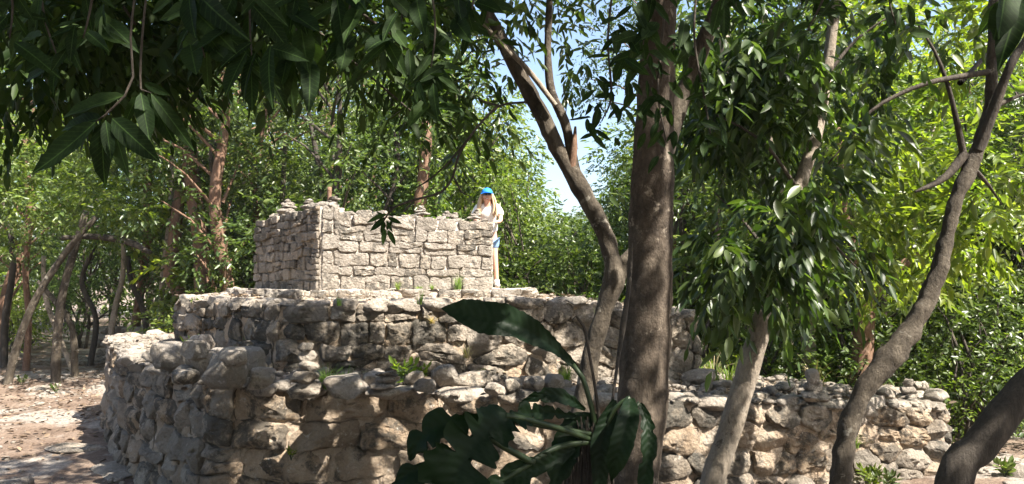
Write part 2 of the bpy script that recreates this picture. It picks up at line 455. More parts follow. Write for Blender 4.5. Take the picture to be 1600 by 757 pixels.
def rock(loc, sx, sy, sz, label, group=None, name='loose_stone', cat='stone', pale=False, parent=None, rz=None, tilt=.12, k=None):
    """loc = point under the rock"""
    me = rr.choice(ROCKS_TOP if pale else ROCKS) if k is None else ROCKS[k]
    o = link(name, me, None, parent, (loc[0], loc[1], loc[2]+sz*.46)); o.scale = (sx, sy, sz)
    o.rotation_euler = (rr.uniform(-tilt, tilt), rr.uniform(-tilt, tilt), rr.uniform(0, 6.28) if rz is None else rz)
    if parent is None: tag(o, label, cat, group)
    return o
def on_surf(px, py, zf):
    Y = 8.0
    for _ in range(12):
        p = P(px, py, Y); z = zf(p.x, p.y); dz = P(px, py, 1.0).z-EYE
        Y = (z-EYE)/dz
    return P(px, py, Y)

# ------------------------------------------------------------------ ground
def gz(x, y):
    d = 0.0
    if x > 4: d = .10*clamp((x-4)/3, 0, 1)
    return d+.05*noise.noise((x*.5, y*.5, 0))+.03*noise.noise((x*1.7, y*1.7, 3))+.012*noise.noise((x*5, y*5, 1))
def build_ground():
    xs = np.concatenate([np.array([-300, -120, -60, -35]), np.linspace(-22, 22, 221), np.array([35, 60, 120, 300])])
    ys = np.concatenate([np.array([-60, -25, -8]), np.linspace(0, 32, 200), np.array([40, 60, 120, 400])])
    V = []
    for y in ys:
        for x in xs: V.append((x, y, gz(x, y)))
    n = len(xs); F = [(j*n+i, j*n+i+1, (j+1)*n+i+1, (j+1)*n+i) for j in range(len(ys)-1) for i in range(n-1)]
    me = mesh_np('ground', V, F); smooth(me); tag(link('ground', me, M['ground']), kind='structure')
build_ground()

# ------------------------------------------------------------------ the stepped ruin
def core_mesh(path, zb, zt, batter, inset, rings=12, nu=None, amp=.05):
    nu = nu or int(path.L/.06); vs = []; levels = 26 if amp > .03 else 9
    cx = sum(q.x for q in path.p)/len(path.p); cy = sum(q.y for q in path.p)/len(path.p)
    us = [path.L*i/nu for i in range(nu)]
    for k in range(levels):
        t = k/(levels-1)
        for u in us:
            p, nrm = path.frame(u); b = zb(p.x, p.y)-.15; top = zt(p.x, p.y, u)-.02; z = lerp(b, top, t)
            h = max(0, z-zb(p.x, p.y))
            q = p-nrm*(inset+batter*h); w = Vector((q.x, q.y, z))
            dd = amp*.75*noise.noise(w*3.2)+amp*.5*noise.noise(w*9)+amp*.22*noise.noise(w*24)
            vs.append((q.x+nrm.x*dd, q.y+nrm.y*dd, z))
    for k in range(1, rings+1):
        t = (k/rings)**1.3
        for i, u in enumerate(us):
            e = vs[(levels-1)*nu+i]; x, y = lerp(e[0], cx, t*.999), lerp(e[1], cy, t*.999)
            vs.append((x, y, zt(x, y, u)-.02+amp*noise.noise((x*2.5, y*2.5, 0))+amp*.5*noise.noise((x*8, y*8, 0))))
    F = []
    for k in range(levels+rings-1):
        for i in range(nu):
            F.append((k*nu+i, k*nu+(i+1) % nu, (k+1)*nu+(i+1) % nu, (k+1)*nu+i))
    me = mesh_np('rubble_core', vs, F); smooth(me); return me
def tier(name, label, pts, zb, zt, batter, cells_fn, mat, mortar, depth, gapw, rad=.3, amp=.022, u_vis=None, Hn=1.0, matf=None, cap=None, it=1, inset=.02, seed=1):
    path = Path(pts, rad); root = empty(name, (*path.at(u_vis[0]) , zb(*path.at(u_vis[0]))), label, 'ruin platform')
    me = core_mesh(path, zb, zt, batter, inset)
    o = link('rubble_core', me, mortar, root); o.matrix_parent_inverse = Matrix.Translation(-root.location)
    mp = map_wall(path, zb, zt, batter, Hn); r = random.Random(seed)
    for poly in cells_fn(*u_vis, Hn):
        a = sum(p[0] for p in poly)/len(poly)
        w = max(p[0] for p in poly)-min(p[0] for p in poly)
        if w < .05: continue
        me, org = stone_mesh('stone', poly, mp, depth*r.uniform(.6, 1.35), gapw*r.uniform(.7, 1.4), r, amp, it)
        mt = matf(org, r) if matf else mat
        s = link('stone', me, mt, root, org-root.location)
    return root, path
def low_mat(p, r):
    if p.x < -2.75: return M['stone_mid'] if (r.random() < .6) else M['stone_low']
    if p.x > 1.2: return M['stone_low'] if r.random() < .45 else (M['stone_mid'] if r.random() < .6 else M['stone_dark'])
    return M['stone_low'] if r.random() < .9 else M['stone_mid']
def mid_mat(p, r):
    if p.x < -1.6: return M['stone_dark'] if r.random() < .35 else M['stone_mid']
    return M['stone_mid'] if r.random() < .8 else M['stone_dark']
pl_ = Path(LOW, .35)
uS = pl_.u_near((1.25, 7.3)); uA = pl_.u_near((-6.15, 13.2)) - pl_.L; uR = pl_.u_near((4.95, 9.3))
low, low_path = tier('stone_platform', 'lowest and widest terrace of the ruin, rough warm brown rubble masonry standing on the ground', LOW,
    lambda x, y: gz(x, y)-.05, lambda x, y, u=0: z1(x), .06, lambda a, b, H: courses(a, uS, H, .46, .215, 5, wob=.055)+voronoi(uS, b, H, .36, .30, .34, 1.1, 15), None, M['mortar'],
    .07, .012, .35, .034, (uA, uR), 1.2, low_mat, it=1, seed=3, inset=.024)
pm_ = Path(MID, .3)
mid, mid_path = tier('stone_platform', 'middle terrace of the ruin, shaded grey rubble wall set back on the lowest terrace', MID,
    lambda x, y: z1(x)-.06, lambda x, y, u=0: z2(x), .05, lambda a, b, H: courses(a, a+.62*(b-a), H, .37, .165, 21, wob=.05)+voronoi(a+.62*(b-a), b, H, .36, .18, .22, 1.5, 22), None, M['mortar'],
    .055, .010, .22, .03, (pm_.u_near((-4.75, 12.3))-pm_.L, pm_.u_near((2.15, 10.6))), .72, mid_mat, it=1, seed=4, inset=.024)
pp_ = Path(POD, .2)
pod, pod_path = tier('stone_platform', 'thin pale stone step directly under the small tower', POD,
    lambda x, y: z2(x)-.08, lambda x, y, u=0: Z3, .0, lambda a, b, H: courses(a, b, H, .42, .2, 31), M['stone_top'], M['mortar_top'],
    .06, .012, .15, .02, (pp_.u_near((-4.7, 12.2)), pp_.u_near((.4, 12.4))), .2, None, seed=5)

# small tower: an L of masonry, open behind
TWR = [(-4.35, 12.55), (-2.84, 10.9), (-.3, 11.6)]
TH = .40
tp = Path(TWR, .03, closed=False); uC = tp.u_near((-2.84, 10.9))
def ztw(x, y, u):
    if u < uC: return lerp(3.17, 3.29, u/uC)+.02*noise.noise((u*4, 0, 0))
    t = (u-uC)/(tp.L-uC)
    return (3.30 if t < .10 else lerp(3.20, 3.09, t))+.03*noise.noise((u*5, 1, 0))
def build_tower():
    root = empty('stone_tower', (-2.84, 10.9, Z3), 'small square tower ruin of pale squared limestone blocks on top of the terraces', 'stone tower')
    L0 = root.location
    # core: outer face and inner face strips, top
    for (ua, ub, ends) in ((0, uC, (0, 1)), (uC, tp.L, (1, 0))):
        vs = []; nu = int((ub-ua)/.1); nv = 10
        d = (tp.at(ub-.01)-tp.at(ua+.01)).normalized(); nrm = Vector((d.y, -d.x))
        us = [lerp(ua, ub, i/nu) for i in range(nu+1)]
        for side in (0, 1):
            for j in range(nv+1):
                for u in us:
                    p = tp.at(ua)+d*(u-ua)
                    if side and u == us[-1] and ub < tp.L-.01: p = p
                    q = p-nrm*(.004 if side == 0 else TH)
                    zt = ztw(0, 0, u)-.03; z = lerp(Z3-.1, zt, j/nv); w = Vector((q.x, q.y, z))
                    dd = .025*noise.noise(w*5)*(1 if side == 0 else -1); vs.append((q.x+nrm.x*dd, q.y+nrm.y*dd, z))
        n = nu+1; A = lambda s, j, i: s*(nv+1)*n+j*n+i; F = []
        for j in range(nv):
            for i in range(nu):
                F.append((A(0, j, i), A(0, j, i+1), A(0, j+1, i+1), A(0, j+1, i))); F.append((A(1, j, i), A(1, j+1, i), A(1, j+1, i+1), A(1, j, i+1)))
            F.append((A(0, j, 0), A(0, j+1, 0), A(1, j+1, 0), A(1, j, 0))); F.append((A(0, j, nu), A(1, j, nu), A(1, j+1, nu), A(0, j+1, nu)))
        for i in range(nu): F.append((A(0, nv, i), A(0, nv, i+1), A(1, nv, i+1), A(1, nv, i)))
        me = mesh_np('mortar_core', vs, F); smooth(me)
        o = link('mortar_core', me, M['mortar_top'], root); o.matrix_parent_inverse = Matrix.Translation(-L0)
    mp = map_wall(tp, lambda x, y: Z3-.03, ztw, .0, 1.15)
    r = random.Random(8)
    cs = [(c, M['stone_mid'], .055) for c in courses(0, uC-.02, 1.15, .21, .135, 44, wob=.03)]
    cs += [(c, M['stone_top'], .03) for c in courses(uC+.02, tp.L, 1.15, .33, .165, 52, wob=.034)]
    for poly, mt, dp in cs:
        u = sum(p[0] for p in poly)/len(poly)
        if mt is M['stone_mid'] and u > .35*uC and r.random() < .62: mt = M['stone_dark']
        me, org = stone_mesh('stone', poly, mp, dp*r.uniform(.45, 1.5), .011*r.uniform(.5, 2.0), r, .015, 1, 30, .8, .12)
        link('stone', me, mt, root, org-L0)
    # the sawn-off right end: stones on the end face
    d = (tp.at(tp.L)-tp.at(tp.L-.5)).normalized(); nrm = Vector((d.y, -d.x)); e = tp.at(tp.L)
    z = Z3
    while z < 3.05:
        h = r.uniform(.14, .2)
        def mp2(u, v, dd): q = e-nrm*u+d*dd; return Vector((q.x, q.y, v))
        me, org = stone_mesh('stone', [(.02, z), (TH, z), (TH, z+h), (.02, z+h)], mp2, .04, .012, r, .015, 2, 20)
        link('stone', me, M['stone_top'], root, org-L0); z += h
    # uneven top course
    u = .05
    while u < tp.L-.1:
        w = r.uniform(.16, .34); p, nm = tp.frame(u+w/2)
        z = ztw(0, 0, u+w/2); q = p-nm*r.uniform(.12, .26); dr = tp.at(min(tp.L, u+w))-tp.at(u)
        o = rock((q.x, q.y, z-.05), w*1.05, r.uniform(.22, .34), r.uniform(.05, .17), None, None, 'stone', pale=True, parent=root, rz=math.atan2(dr.y, dr.x), tilt=.08)
        o.location -= L0; u += w*.95
    return root
tower = build_tower()

# flat cap stones set along the top edges of the two terraces (parts of them)
def caps(root, path, zt, ua, ub, wmin, wmax, hmin, hmax, seed, inset=.12):
    r = random.Random(seed); u = ua
    while u < ub:
        w = r.uniform(wmin, wmax); p, nm = path.frame(u+w/2); q = p-nm*(inset+r.uniform(-.05, .12)); t = Vector((-nm.y, nm.x))
        h = r.uniform(hmin, hmax)
        o = rock((q.x, q.y, zt(q.x)-h*.55), w*1.1, r.uniform(.22, .42), h, None, None, 'stone', parent=root, rz=math.atan2(t.y, t.x)+r.uniform(-.2, .2), tilt=.08)
        o.location -= root.location; u += w*r.uniform(.85, 1.15)
caps(low, low_path, z1, uA+.3, uR, .28, .62, .12, .22, 61, .14)
caps(mid, mid_path, z2, pm_.u_near((-4.75, 12.3))-pm_.L, pm_.u_near((2.15, 10.6)), .25, .5, .10, .18, 62, .12)

# ------------------------------------------------------------------ loose stones and cairns
STK = 'stones stacked in cairns'
def cairn(base, sizes, where, pale=False, seed=0):
    """sizes: list of (w, h) from the bottom up"""
    r = random.Random(seed); z = base[2]-.01
    if pale: sizes = [(w*.95*r.uniform(.85, 1.1), h*.72*r.uniform(.7, 1.25)) for w, h in sizes]
    ordn = ['bottom', 'second', 'third', 'fourth', 'fifth', 'sixth']
    for i, (w, h) in enumerate(sizes):
        nm = 'topmost' if i == len(sizes)-1 else ordn[i]
        rock((base[0]+r.uniform(-.15, .15)*w, base[1]+r.uniform(-.1, .1)*w, z), w, w*r.uniform(.75, .95), h,
             f'{nm} stone of the cairn {where}', STK, 'cairn_stone', 'stone', pale, rz=r.uniform(-.4, .4), tilt=.07)
        z += h*.86
def tower_top(px):
    best = None
    for i in range(300):
        u = tp.L*i/299; p, n = tp.frame(u); q = p-n*.18
        k = abs(800+1150*q.x/q.y-px)
        if (best is None or k < best[0]) and (u > uC or px < 500): best = (k, u, q)
    u, q = best[1], best[2]; return Vector((q.x, q.y, ztw(0, 0, u)+.05))
cairn(tower_top(450), [(.36, .12), (.26, .09), (.24, .10), (.13, .07)], 'furthest along the dark left wall of the tower', True, 1)
cairn(tower_top(478)+Vector((.03, 0, 0)), [(.28, .10), (.24, .09), (.15, .07)], 'right of the furthest one on the tower left wall', True, 2)
cairn(tower_top(521), [(.22, .06), (.20, .06), (.16, .05)], 'beside the wooden peg on the tower corner', True, 3)
cairn(tower_top(659), [(.30, .10), (.20, .07), (.17, .06), (.09, .05)], 'on the middle of the sunny tower wall', True, 4)
cairn(tower_top(697), [(.17, .08), (.10, .05)], 'just right of the middle one on the tower wall', True, 5)
cairn(tower_top(712), [(.15, .09), (.09, .06)], 'halfway between the reddish trunk and the woman', True, 6)
cairn(tower_top(745), [(.26, .10), (.18, .09), (.11, .09), (.07, .05)], 'directly before the woman in the blue cap', True, 7)
mb = MB(); b_ = tower_top(512); tube(mb, [b_+Vector((0, .05, -.03)), b_+Vector((0, .05, .24))], [.035, .032], 10, .05, .1, 9)
tag(link('wooden_peg', mb.mesh('wooden_peg'), M['bark_red']), 'short brown wooden peg standing on the front corner of the tower', 'peg')
zl = lambda x, y: z1(x)+.03
cairn(on_surf(481, 622, zl), [(.30, .15), (.22, .11), (.18, .10), (.17, .09), (.14, .08)], 'tall and shaded, by the grass tuft on the lower ledge', False, 8)
cairn(on_surf(604, 618, zl), [(.36, .08), (.28, .06), (.24, .06), (.22, .05)], 'of thin flat stones on the sunlit lower ledge', False, 9)
cairn(on_surf(1270, 628, zl), [(.34, .14), (.2, .1), (.15, .16)], 'right of the mottled trunk on the low wall', False, 10)
cairn(on_surf(1420, 626, zl), [(.26, .1), (.18, .09), (.13, .1)], 'near the right end of the lowest wall', False, 11)
L1 = 'boulders heaped on the front left corner of the lowest wall'
for px, py, w, h, lb in ((350, 612, .40, .27, 'rounded dark boulder, lowest of the heap on the wall corner, above the big flat block'),
        (318, 588, .38, .22, 'wide grey boulder behind the rounded dark one on the wall corner'),
        (385, 592, .34, .26, 'tilted grey slab leaning over the right side of the corner heap'),
        (312, 565, .36, .26, 'pointed grey block standing highest in the heap on the wall corner'),
        (268, 578, .36, .25, 'sloping dark grey block at the left of the corner heap'),
        (290, 602, .24, .12, 'small flat stone wedged on the wall edge left of the round boulder'),
        (290, 590, .20, .10, 'small flat stone lying on another flat stone at the corner heap'),
        (405, 610, .24, .17, 'dark stone at the right foot of the corner heap'),
        (240, 565, .28, .13, 'grey stone lying on the left wall top short of the heap'),
        (340, 570, .34, .16, 'grey slab bridging the rear of the corner heap')):
    q = on_surf(px, py, zl); rock(q, w*1.08, w*.9, h*1.2, lb, L1, 'loose_stone')
# more boulders stacked over the corner heap
for px, py, w, h, dz, lb in ((362, 596, .36, .16, .22, 'dark wedge lying on the rounded boulder of the corner heap'), (300, 572, .30, .2, .16, 'grey chunk resting across two blocks of the corner heap')):
    q = on_surf(px, py+20, zl)+Vector((0, .05, dz)); rock(q, w, w*.7, h, lb, L1, 'loose_stone')
L2 = 'loose stones along the lower ledge'
for px, py, w, h, lb in ((540, 622, .50, .20, 'big slanting grey boulder on the ledge right of the tall cairn'),
        (520, 612, .22, .14, 'dark stone tucked behind the big slanting boulder'),
        (695, 606, .30, .24, 'pale pointed stone standing on the ledge left of the arched leaf'),
        (738, 606, .42, .16, 'long pale stone lying right of the pointed stone on the ledge'),
        (663, 614, .24, .14, 'small grey stone before the leafy weed on the ledge'),
        (650, 606, .22, .17, 'whitish round stone beside the leafy weed on the ledge'),
        (585, 603, .30, .14, 'grey stone behind the flat cairn at the foot of the middle wall'),
        (800, 615, .22, .15, 'pinkish rounded stone on the ledge under the arched leaf'),
        (833, 612, .26, .16, 'grey rounded stone on ledge just left of the leaf stalk'),
        (775, 618, .24, .12, 'pale cobble on the ledge below the widest part of the leaf'),
        (865, 612, .26, .18, 'pale cobble on the ledge touching the forked tree trunk'),
        (1096, 600, .50, .18, 'long dark block lying on the ledge at the foot of the middle terrace end'),
        (1130, 607, .34, .10, 'flat pale slab on the ledge left of the mottled trunk'),
        (1225, 612, .36, .12, 'flat stone on the low wall right of the mottled trunk'),
        (1350, 618, .34, .16, 'stone on the low wall just behind the leaning trunk'),
        (1385, 622, .30, .14, 'stone on the low wall right of the leaning trunk'),
        (1462, 628, .34, .15, 'last block lying on the right end of the low wall'),
        (1440, 612, .24, .14, 'pale knob of stone behind the right end of the low wall')):
    q = on_surf(px, py, zl); rock(q, w, w*.75, h, lb, L2, 'loose_stone')
# podium and middle terrace strays
zm = lambda x, y: z2(x)+.02
for px, py, w, h, lb in ((455, 468, .34, .14, 'dark block lying at the foot of the tower left wall'), (428, 468, .3, .12, 'flat grey block left of the tower step'),
                      (800, 466, .42, .07, 'pale slab at the right end of the tower step'), (900, 474, .28, .1, 'pale stone on the middle terrace with a dry twig beside it')):
    q = on_surf(px, py, zm); q.y = min(q.y, 10.6); q.x = XF(px, q.y); q.z = z2(q.x)
    rock(q, w, w*.8, h, lb, 'stray stones on the middle terrace', 'loose_stone', pale=True)
def rubble(name, n, area, zf, smin, smax, label, seed, test):
    """small stones nobody could count"""
    r = random.Random(seed); low = [rock_mesh('pebble', 40+i, 2, 6) for i in range(4)]
    dat = []
    for m in low:
        v = np.empty(len(m.vertices)*3, dtype=np.float32); m.vertices.foreach_get('co', v)
        dat.append((v.reshape(-1, 3), np.array([p.vertices[:] for p in m.polygons])))
    V, F = [], []; base = 0; k = 0; tries = 0
    while k < n and tries < n*30:
        tries += 1
        x, y = r.uniform(area[0], area[1]), r.uniform(area[2], area[3])
        if not test(x, y): continue
        v, f = r.choice(dat); s = smin*(smax/smin)**(r.random()**1.8)
        a = r.uniform(0, 6.28); c, q = math.cos(a), math.sin(a)
        w = v*np.array((s*r.uniform(.8, 1.3), s, s*r.uniform(.5, .8)))
        w = np.stack([w[:, 0]*c-w[:, 1]*q+x, w[:, 0]*q+w[:, 1]*c+y, w[:, 2]+zf(x, y)+s*.16], 1)
        V.append(w); F.append(f+base); base += len(v); k += 1
    me = mesh_np(name, np.concatenate(V), np.concatenate(F)); smooth(me)
    tag(link(name, me, M['rock']), label, 'rubble', kind='stuff')
rubble('rubble', 1500, (-6.5, 5.2, 6.4, 12), z1, .035, .17, 'small broken stones strewn over the lower ledge', 5,
       lambda x, y: inside((x, y), LOW) and not inside((x, y), MID))
rubble('rubble', 220, (-4.7, 2.3, 7.7, 12.5), z2, .03, .09, 'small broken stones strewn over the middle terrace', 6,
       lambda x, y: inside((x, y), MID) and not inside((x, y), POD))
rubble('gravel', 2600, (-11, 11, 5, 18), gz, .02, .13, 'small stones scattered over the forest soil around the ruin', 7,
       lambda x, y: not inside((x, y), LOW) and (noise.noise((x*.6, y*.6, 4)) > -.1))
G3 = 'stones on the ground around the ruin'
for px, py, w, h, lb in ((62, 608, .55, .10, 'pale flat rock bedded in the lit soil near the far trees'),
        (120, 700, .8, .08, 'flat shaded rock bedded in the path beside the left wall'),
        (195, 735, .9, .09, 'broad rock slab at the foot of the left wall, lowest in the view'),
        (8, 768, .5, .24, 'dark boulder cut off at the lower left edge of the view'),
        (1545, 722, .5, .16, 'reddish block lying on the ground beyond the right wall end'),
        (1595, 745, .4, .22, 'pale boulder right of the dark leaning trunk'),
        (1530, 700, .35, .1, 'flat stone on the ground behind the reddish block'),
        (1570, 655, .6, .1, 'low pale rock in the leaf litter by the right trees')):
    q = on_surf(px, py, gz); rock(q-Vector((0, 0, h*.45)), w, w*.8, h, lb, G3, 'ground_rock', 'rock', tilt=.03)

# distant field wall seen between the trees on the left
def field_wall():
    a, b = P(150, 545, 19.5), P(290, 545, 18.5); a.z = b.z = 0
    root = empty('field_wall', a, 'low dry-stone wall in the shade of the forest behind the left path', 'stone wall')
    r = random.Random(31); d = (b-a); L = d.length; d.normalize(); rz = math.atan2(d.y, d.x)
    for row in range(5):
        u = r.uniform(0, .2)
        while u < L:
            w = r.uniform(.22, .42); q = a+d*(u+w/2)
            o = rock((q.x, q.y+r.uniform(-.04, .04), row*.19), w, .4, .21, None, parent=root, name='stone', rz=rz, tilt=.05); o.location -= a; u += w*.94
field_wall()

# ------------------------------------------------------------------ person
def skin_body(name, verts, edges, radii, sub=2, mat=None, parent=None, rootv=0):
    me = bpy.data.meshes.new(name); me.from_pydata(verts, edges, [])
    o = bpy.data.objects.new(name, me); COL.objects.link(o)
    sk = o.modifiers.new('skin', 'SKIN'); sk.use_smooth_shade = True
    for i, r_ in enumerate(radii):
        d = me.skin_vertices[0].data[i]; d.radius = (r_, r_) if isinstance(r_, (int, float)) else r_; d.use_root = (i == rootv)
    ss = o.modifiers.new('sub', 'SUBSURF'); ss.levels = sub; ss.render_levels = sub
    dg = bpy.context.evaluated_depsgraph_get(); dg.update()
    me2 = bpy.data.meshes.new_from_object(o.evaluated_get(dg)); bpy.data.objects.remove(o)
    me2.name = name; me2.materials.clear(); smooth(me2)
    return link(name, me2, mat, parent)
def simple(name, col, rough=.7, spec=.3, sub=0):
    m, N, L, b, o = new_mat(name); pos = N.new('ShaderNodeTexCoord').outputs['Object']
    c = mixc(N, L, .5, (*col,), ramp(N, L, nz(N, L, pos, 40, 4), [(.3, tuple(x*.8 for x in col)), (.7, tuple(min(1, x*1.12) for x in col))]))
    L.new(c, b.inputs['Base Color']); b.inputs['Roughness'].default_value = rough; b.inputs['Specular IOR Level'].default_value = spec
    if sub: b.inputs['Subsurface Weight'].default_value = sub; b.inputs['Subsurface Radius'].default_value = (.01, .004, .002)
    return m
def ellipsoid(mb, c, r, n=16, m=10, f=None):
    vs = []; c = Vector(c)
    for j in range(m+1):
        th = math.pi*j/m
        for i in range(n):
            ph = 2*math.pi*i/n; p = Vector((math.sin(th)*math.cos(ph), math.sin(th)*math.sin(ph), math.cos(th)))
            q = Vector((p.x*r[0], p.y*r[1], p.z*r[2])); q = f(p, q) if f else q; vs.append(c+q)
    mb.add(vs, [(j*n+i, (j+1)*n+i, (j+1)*n+(i+1) % n, j*n+(i+1) % n) for j in range(m) for i in range(n)])
def build_woman():
    skin = simple('skin', (.62, .36, .26), .5, .4); white = simple('shirt_cotton', (.78, .76, .72), .85)
    blue = simple('cap_fabric', (.02, .20, .62), .7); hairm = simple('hair', (.50, .36, .22), .55); denim = simple('shorts_denim', (.22, .36, .60), .85)
    lens = simple('sunglass_lens', (.02, .03, .06), .1, .8); shoe = simple('shoe', (.55, .53, .5), .8); lip = simple('lips', (.5, .14, .12), .5); tooth = simple('teeth', (.8, .78, .72), .4)
    base = Vector((-.405, 12.30, Z3)); root = empty('person', base, 'smiling woman in a blue cap, sunglasses and white T-shirt leaning on the tower wall', 'person')
    # local: x right, -y towards the camera, z up.  she leans forward on her forearms
    hd = Vector((-.02, -.18, 1.52))
    V = [(.02, .05, .92), (.02, .02, 1.05), (.01, -.04, 1.20), (0, -.10, 1.33), (-.01, -.14, 1.40), (-.02, -.17, 1.47), (-.02, -.175, 1.53), (-.02, -.17, 1.60),   # 0-7 spine, neck, head
         (.15, -.09, 1.33), (.20, -.08, 1.26), (.21, -.14, 1.13), (.17, -.30, 1.085), (.11, -.40, 1.08),                                # 8-12 left arm (picture right)
         (-.16, -.09, 1.33), (-.21, -.08, 1.26), (-.22, -.14, 1.13), (-.16, -.30, 1.085), (-.08, -.40, 1.08),                             # 13-17
         (.09, .05, .86), (.12, .02, .50), (.155, .04, .10), (.16, -.06, .035), (.16, -.13, .03),                                              # 18-22
         (-.07, .05, .86), (-.07, .02, .50), (-.06, .05, .10), (-.06, -.05, .035), (-.06, -.12, .03)]                                      # 23-27
    E = [(0, 1), (1, 2), (2, 3), (3, 4), (4, 5), (5, 6), (6, 7), (3, 8), (8, 9), (9, 10), (10, 11), (11, 12), (3, 13), (13, 14), (14, 15), (15, 16), (16, 17),
         (0, 18), (18, 19), (19, 20), (20, 21), (21, 22), (0, 23), (23, 24), (24, 25), (25, 26), (26, 27)]
    Rr = [(.15, .11), (.12, .09), (.13, .10), (.12, .09), (.055, .055), (.062, .075), (.078, .095), (.06, .075), .055, .046, .038, .030, .022, .055, .046, .038, .030, .022,
          .085, .055, .036, .036, .028, .085, .055, .036, .036, .028]
    skin_body('body', V, E, Rr, 2, skin, root)
    for sx, hp in ((1, V[12]), (-1, V[17])):              # hands: palm and five curled fingers resting on the wall top
        h = Vector(hp); vv = [tuple(h+Vector((.0, .03, 0))), tuple(h+Vector((-.012*sx, -.03, -.004)))]; ee = [(0, 1)]; ra = [(.028, .016), (.034, .014)]
        for k in range(4):
            a = h+Vector((-.012*sx+(k-1.5)*.019, -.045, -.004)); l = (.028, .033, .031, .024)[k]; i = len(vv)
            vv += [tuple(a), tuple(a+Vector((0, -l, -.006))), tuple(a+Vector((-.003*sx, -l*1.7, -.022)))]; ee += [(1, i), (i, i+1), (i+1, i+2)]; ra += [.009, .008, .007]
        i = len(vv); vv += [tuple(h+Vector((-.036*sx, -.01, -.004))), tuple(h+Vector((-.050*sx, -.038, -.008)))]; ee += [(0, i), (i, i+1)]; ra += [.011, .008]
        skin_body('hand', vv, ee, ra, 1, skin, root)
    # shirt follows torso and short sleeves
    up = [0, 1, 2, 3, 8, 9, 13, 14]; vv = [V[i] for i in up]; vv[0] = (.02, .045, .90)
    vv += [(.215, -.12, 1.19), (-.225, -.12, 1.19), (-.008, -.125, 1.375)]
    skin_body('shirt', vv, [(0, 1), (1, 2), (2, 3), (3, 4), (4, 5), (3, 6), (6, 7), (5, 8), (7, 9), (3, 10)],
              [(.185, .135), (.155, .12), (.165, .13), (.145, .11), .080, .072, .080, .072, .066, .066, (.07, .07)], 2, white, root)
    skin_body('shorts', [(.02, .05, .90), (.095, .05, .80), (.118, .03, .62), (-.075, .05, .80), (-.075, .03, .62)], [(0, 1), (1, 2), (0, 3), (3, 4)], [(.175, .13), .115, .092, .115, .092], 2, denim, root)
    for x, v in ((.16, 20), (-.06, 25)):
        mb = MB(); ellipsoid(mb, (x, -.05, .045), (.048, .135, .05), 14, 8, lambda p, q: Vector((q.x, q.y, max(-.04, q.z*(1.1 if p.y > 0 else .75)))))
        link('shoe', mb.mesh('shoe'), shoe, root)
        mb = MB(); tube(mb, [(V[v][0], V[v][1], .06), (V[v][0], V[v][1], .14)], [.046, .044], 12, .03); link('sock', mb.mesh('sock'), white, root)
    # head features on a rounder skull
    mb = MB()
    def face(p, q):
        if p.y < 0: q.y *= .96-.10*max(0, -p.z)
        q.x *= 1-.22*max(0, -p.z)**1.5; return q
    ellipsoid(mb, hd, (.079, .098, .118), 24, 18, face)
    ellipsoid(mb, hd+Vector((0, -.103, -.012)), (.013, .018, .024), 10, 8)
    for s in (-1, 1): ellipsoid(mb, hd+Vector((s*.080, 0, -.01)), (.010, .018, .03), 8, 6)
    link('head', mb.mesh('head'), skin, root)
    mb = MB(); ellipsoid(mb, hd+Vector((0, -.088, -.055)), (.030, .010, .014), 12, 8, lambda p, q: Vector((q.x, q.y, q.z+.18*abs(q.x)))); link('mouth', mb.mesh('mouth'), lip, root)
    mb = MB(); ellipsoid(mb, hd+Vector((0, -.0935, -.051)), (.022, .007, .007), 12, 8, lambda p, q: Vector((q.x, q.y, q.z+.18*abs(q.x)))); link('teeth', mb.mesh('teeth'), tooth, root)
    gl = MB()
    for s in (-1, 1): ellipsoid(gl, hd+Vector((s*.034, -.094, .022)), (.030, .010, .022), 14, 8)
    tube(gl, [hd+Vector((-.01, -.1, .028)), hd+Vector((.01, -.1, .028))], [.004, .004], 6, .01)
    for s in (-1, 1): tube(gl, [hd+Vector((s*.062, -.085, .026)), hd+Vector((s*.082, .01, .022))], [.004, .003], 6, .05)
    link('sunglasses', gl.mesh('sunglasses'), lens, root)
    # hair: locks falling to the chest either side
    mb = MB(); r = random.Random(3)
    for k in range(70):
        a = r.uniform(-.15, math.pi+.15) if k > 20 else r.choice((r.uniform(-.35, .3), r.uniform(math.pi-.3, math.pi+.35)))
        d = Vector((math.cos(a), math.sin(a)*.95, 0)); fl = r.uniform(.9, 1.25); ln = r.uniform(.24, .36)
        p0 = hd+Vector((d.x*.072, d.y*.088, .06)); p1 = hd+Vector((d.x*.10*fl, d.y*.105*fl, -.04)); p2 = hd+Vector((d.x*.125*fl, d.y*.11*fl-.01, -ln*.6)); p3 = hd+Vector((d.x*.115*fl+r.uniform(-.015, .015), d.y*.11-.03, -ln))
        tube(mb, [p0, p1, p2, p3], [.014, .019, .017, .004], 6, .04, .25, 30)
    link('hair', mb.mesh('hair'), hairm, root)
    mb = MB()
    ellipsoid(mb, hd+Vector((0, .005, .045)), (.094, .112, .095), 24, 14, lambda p, q: Vector((q.x, q.y, max(-.004, q.z))))
    vs, fs = [], []
    for j in range(6):
        for i in range(13):
            a = math.pi*(1.12+.76*i/12); rr_ = lerp(.092, .185, j/5); x = math.cos(a)*min(rr_, .10+.02*j/5); y = math.sin(a)*rr_
            for dz in (0, -.006): vs.append(hd+Vector((x, y-.005, .048-.10*max(0, rr_-.1)+dz-1.2*x*x*j/5)))
    for j in range(5):
        for i in range(12):
            q = lambda jj, ii, s: (jj*13+ii)*2+s
            fs.append((q(j, i, 0), q(j+1, i, 0), q(j+1, i+1, 0), q(j, i+1, 0))); fs.append((q(j, i, 1), q(j, i+1, 1), q(j+1, i+1, 1), q(j+1, i, 1)))
    mb.add(vs, fs); link('cap', mb.mesh('cap'), blue, root)
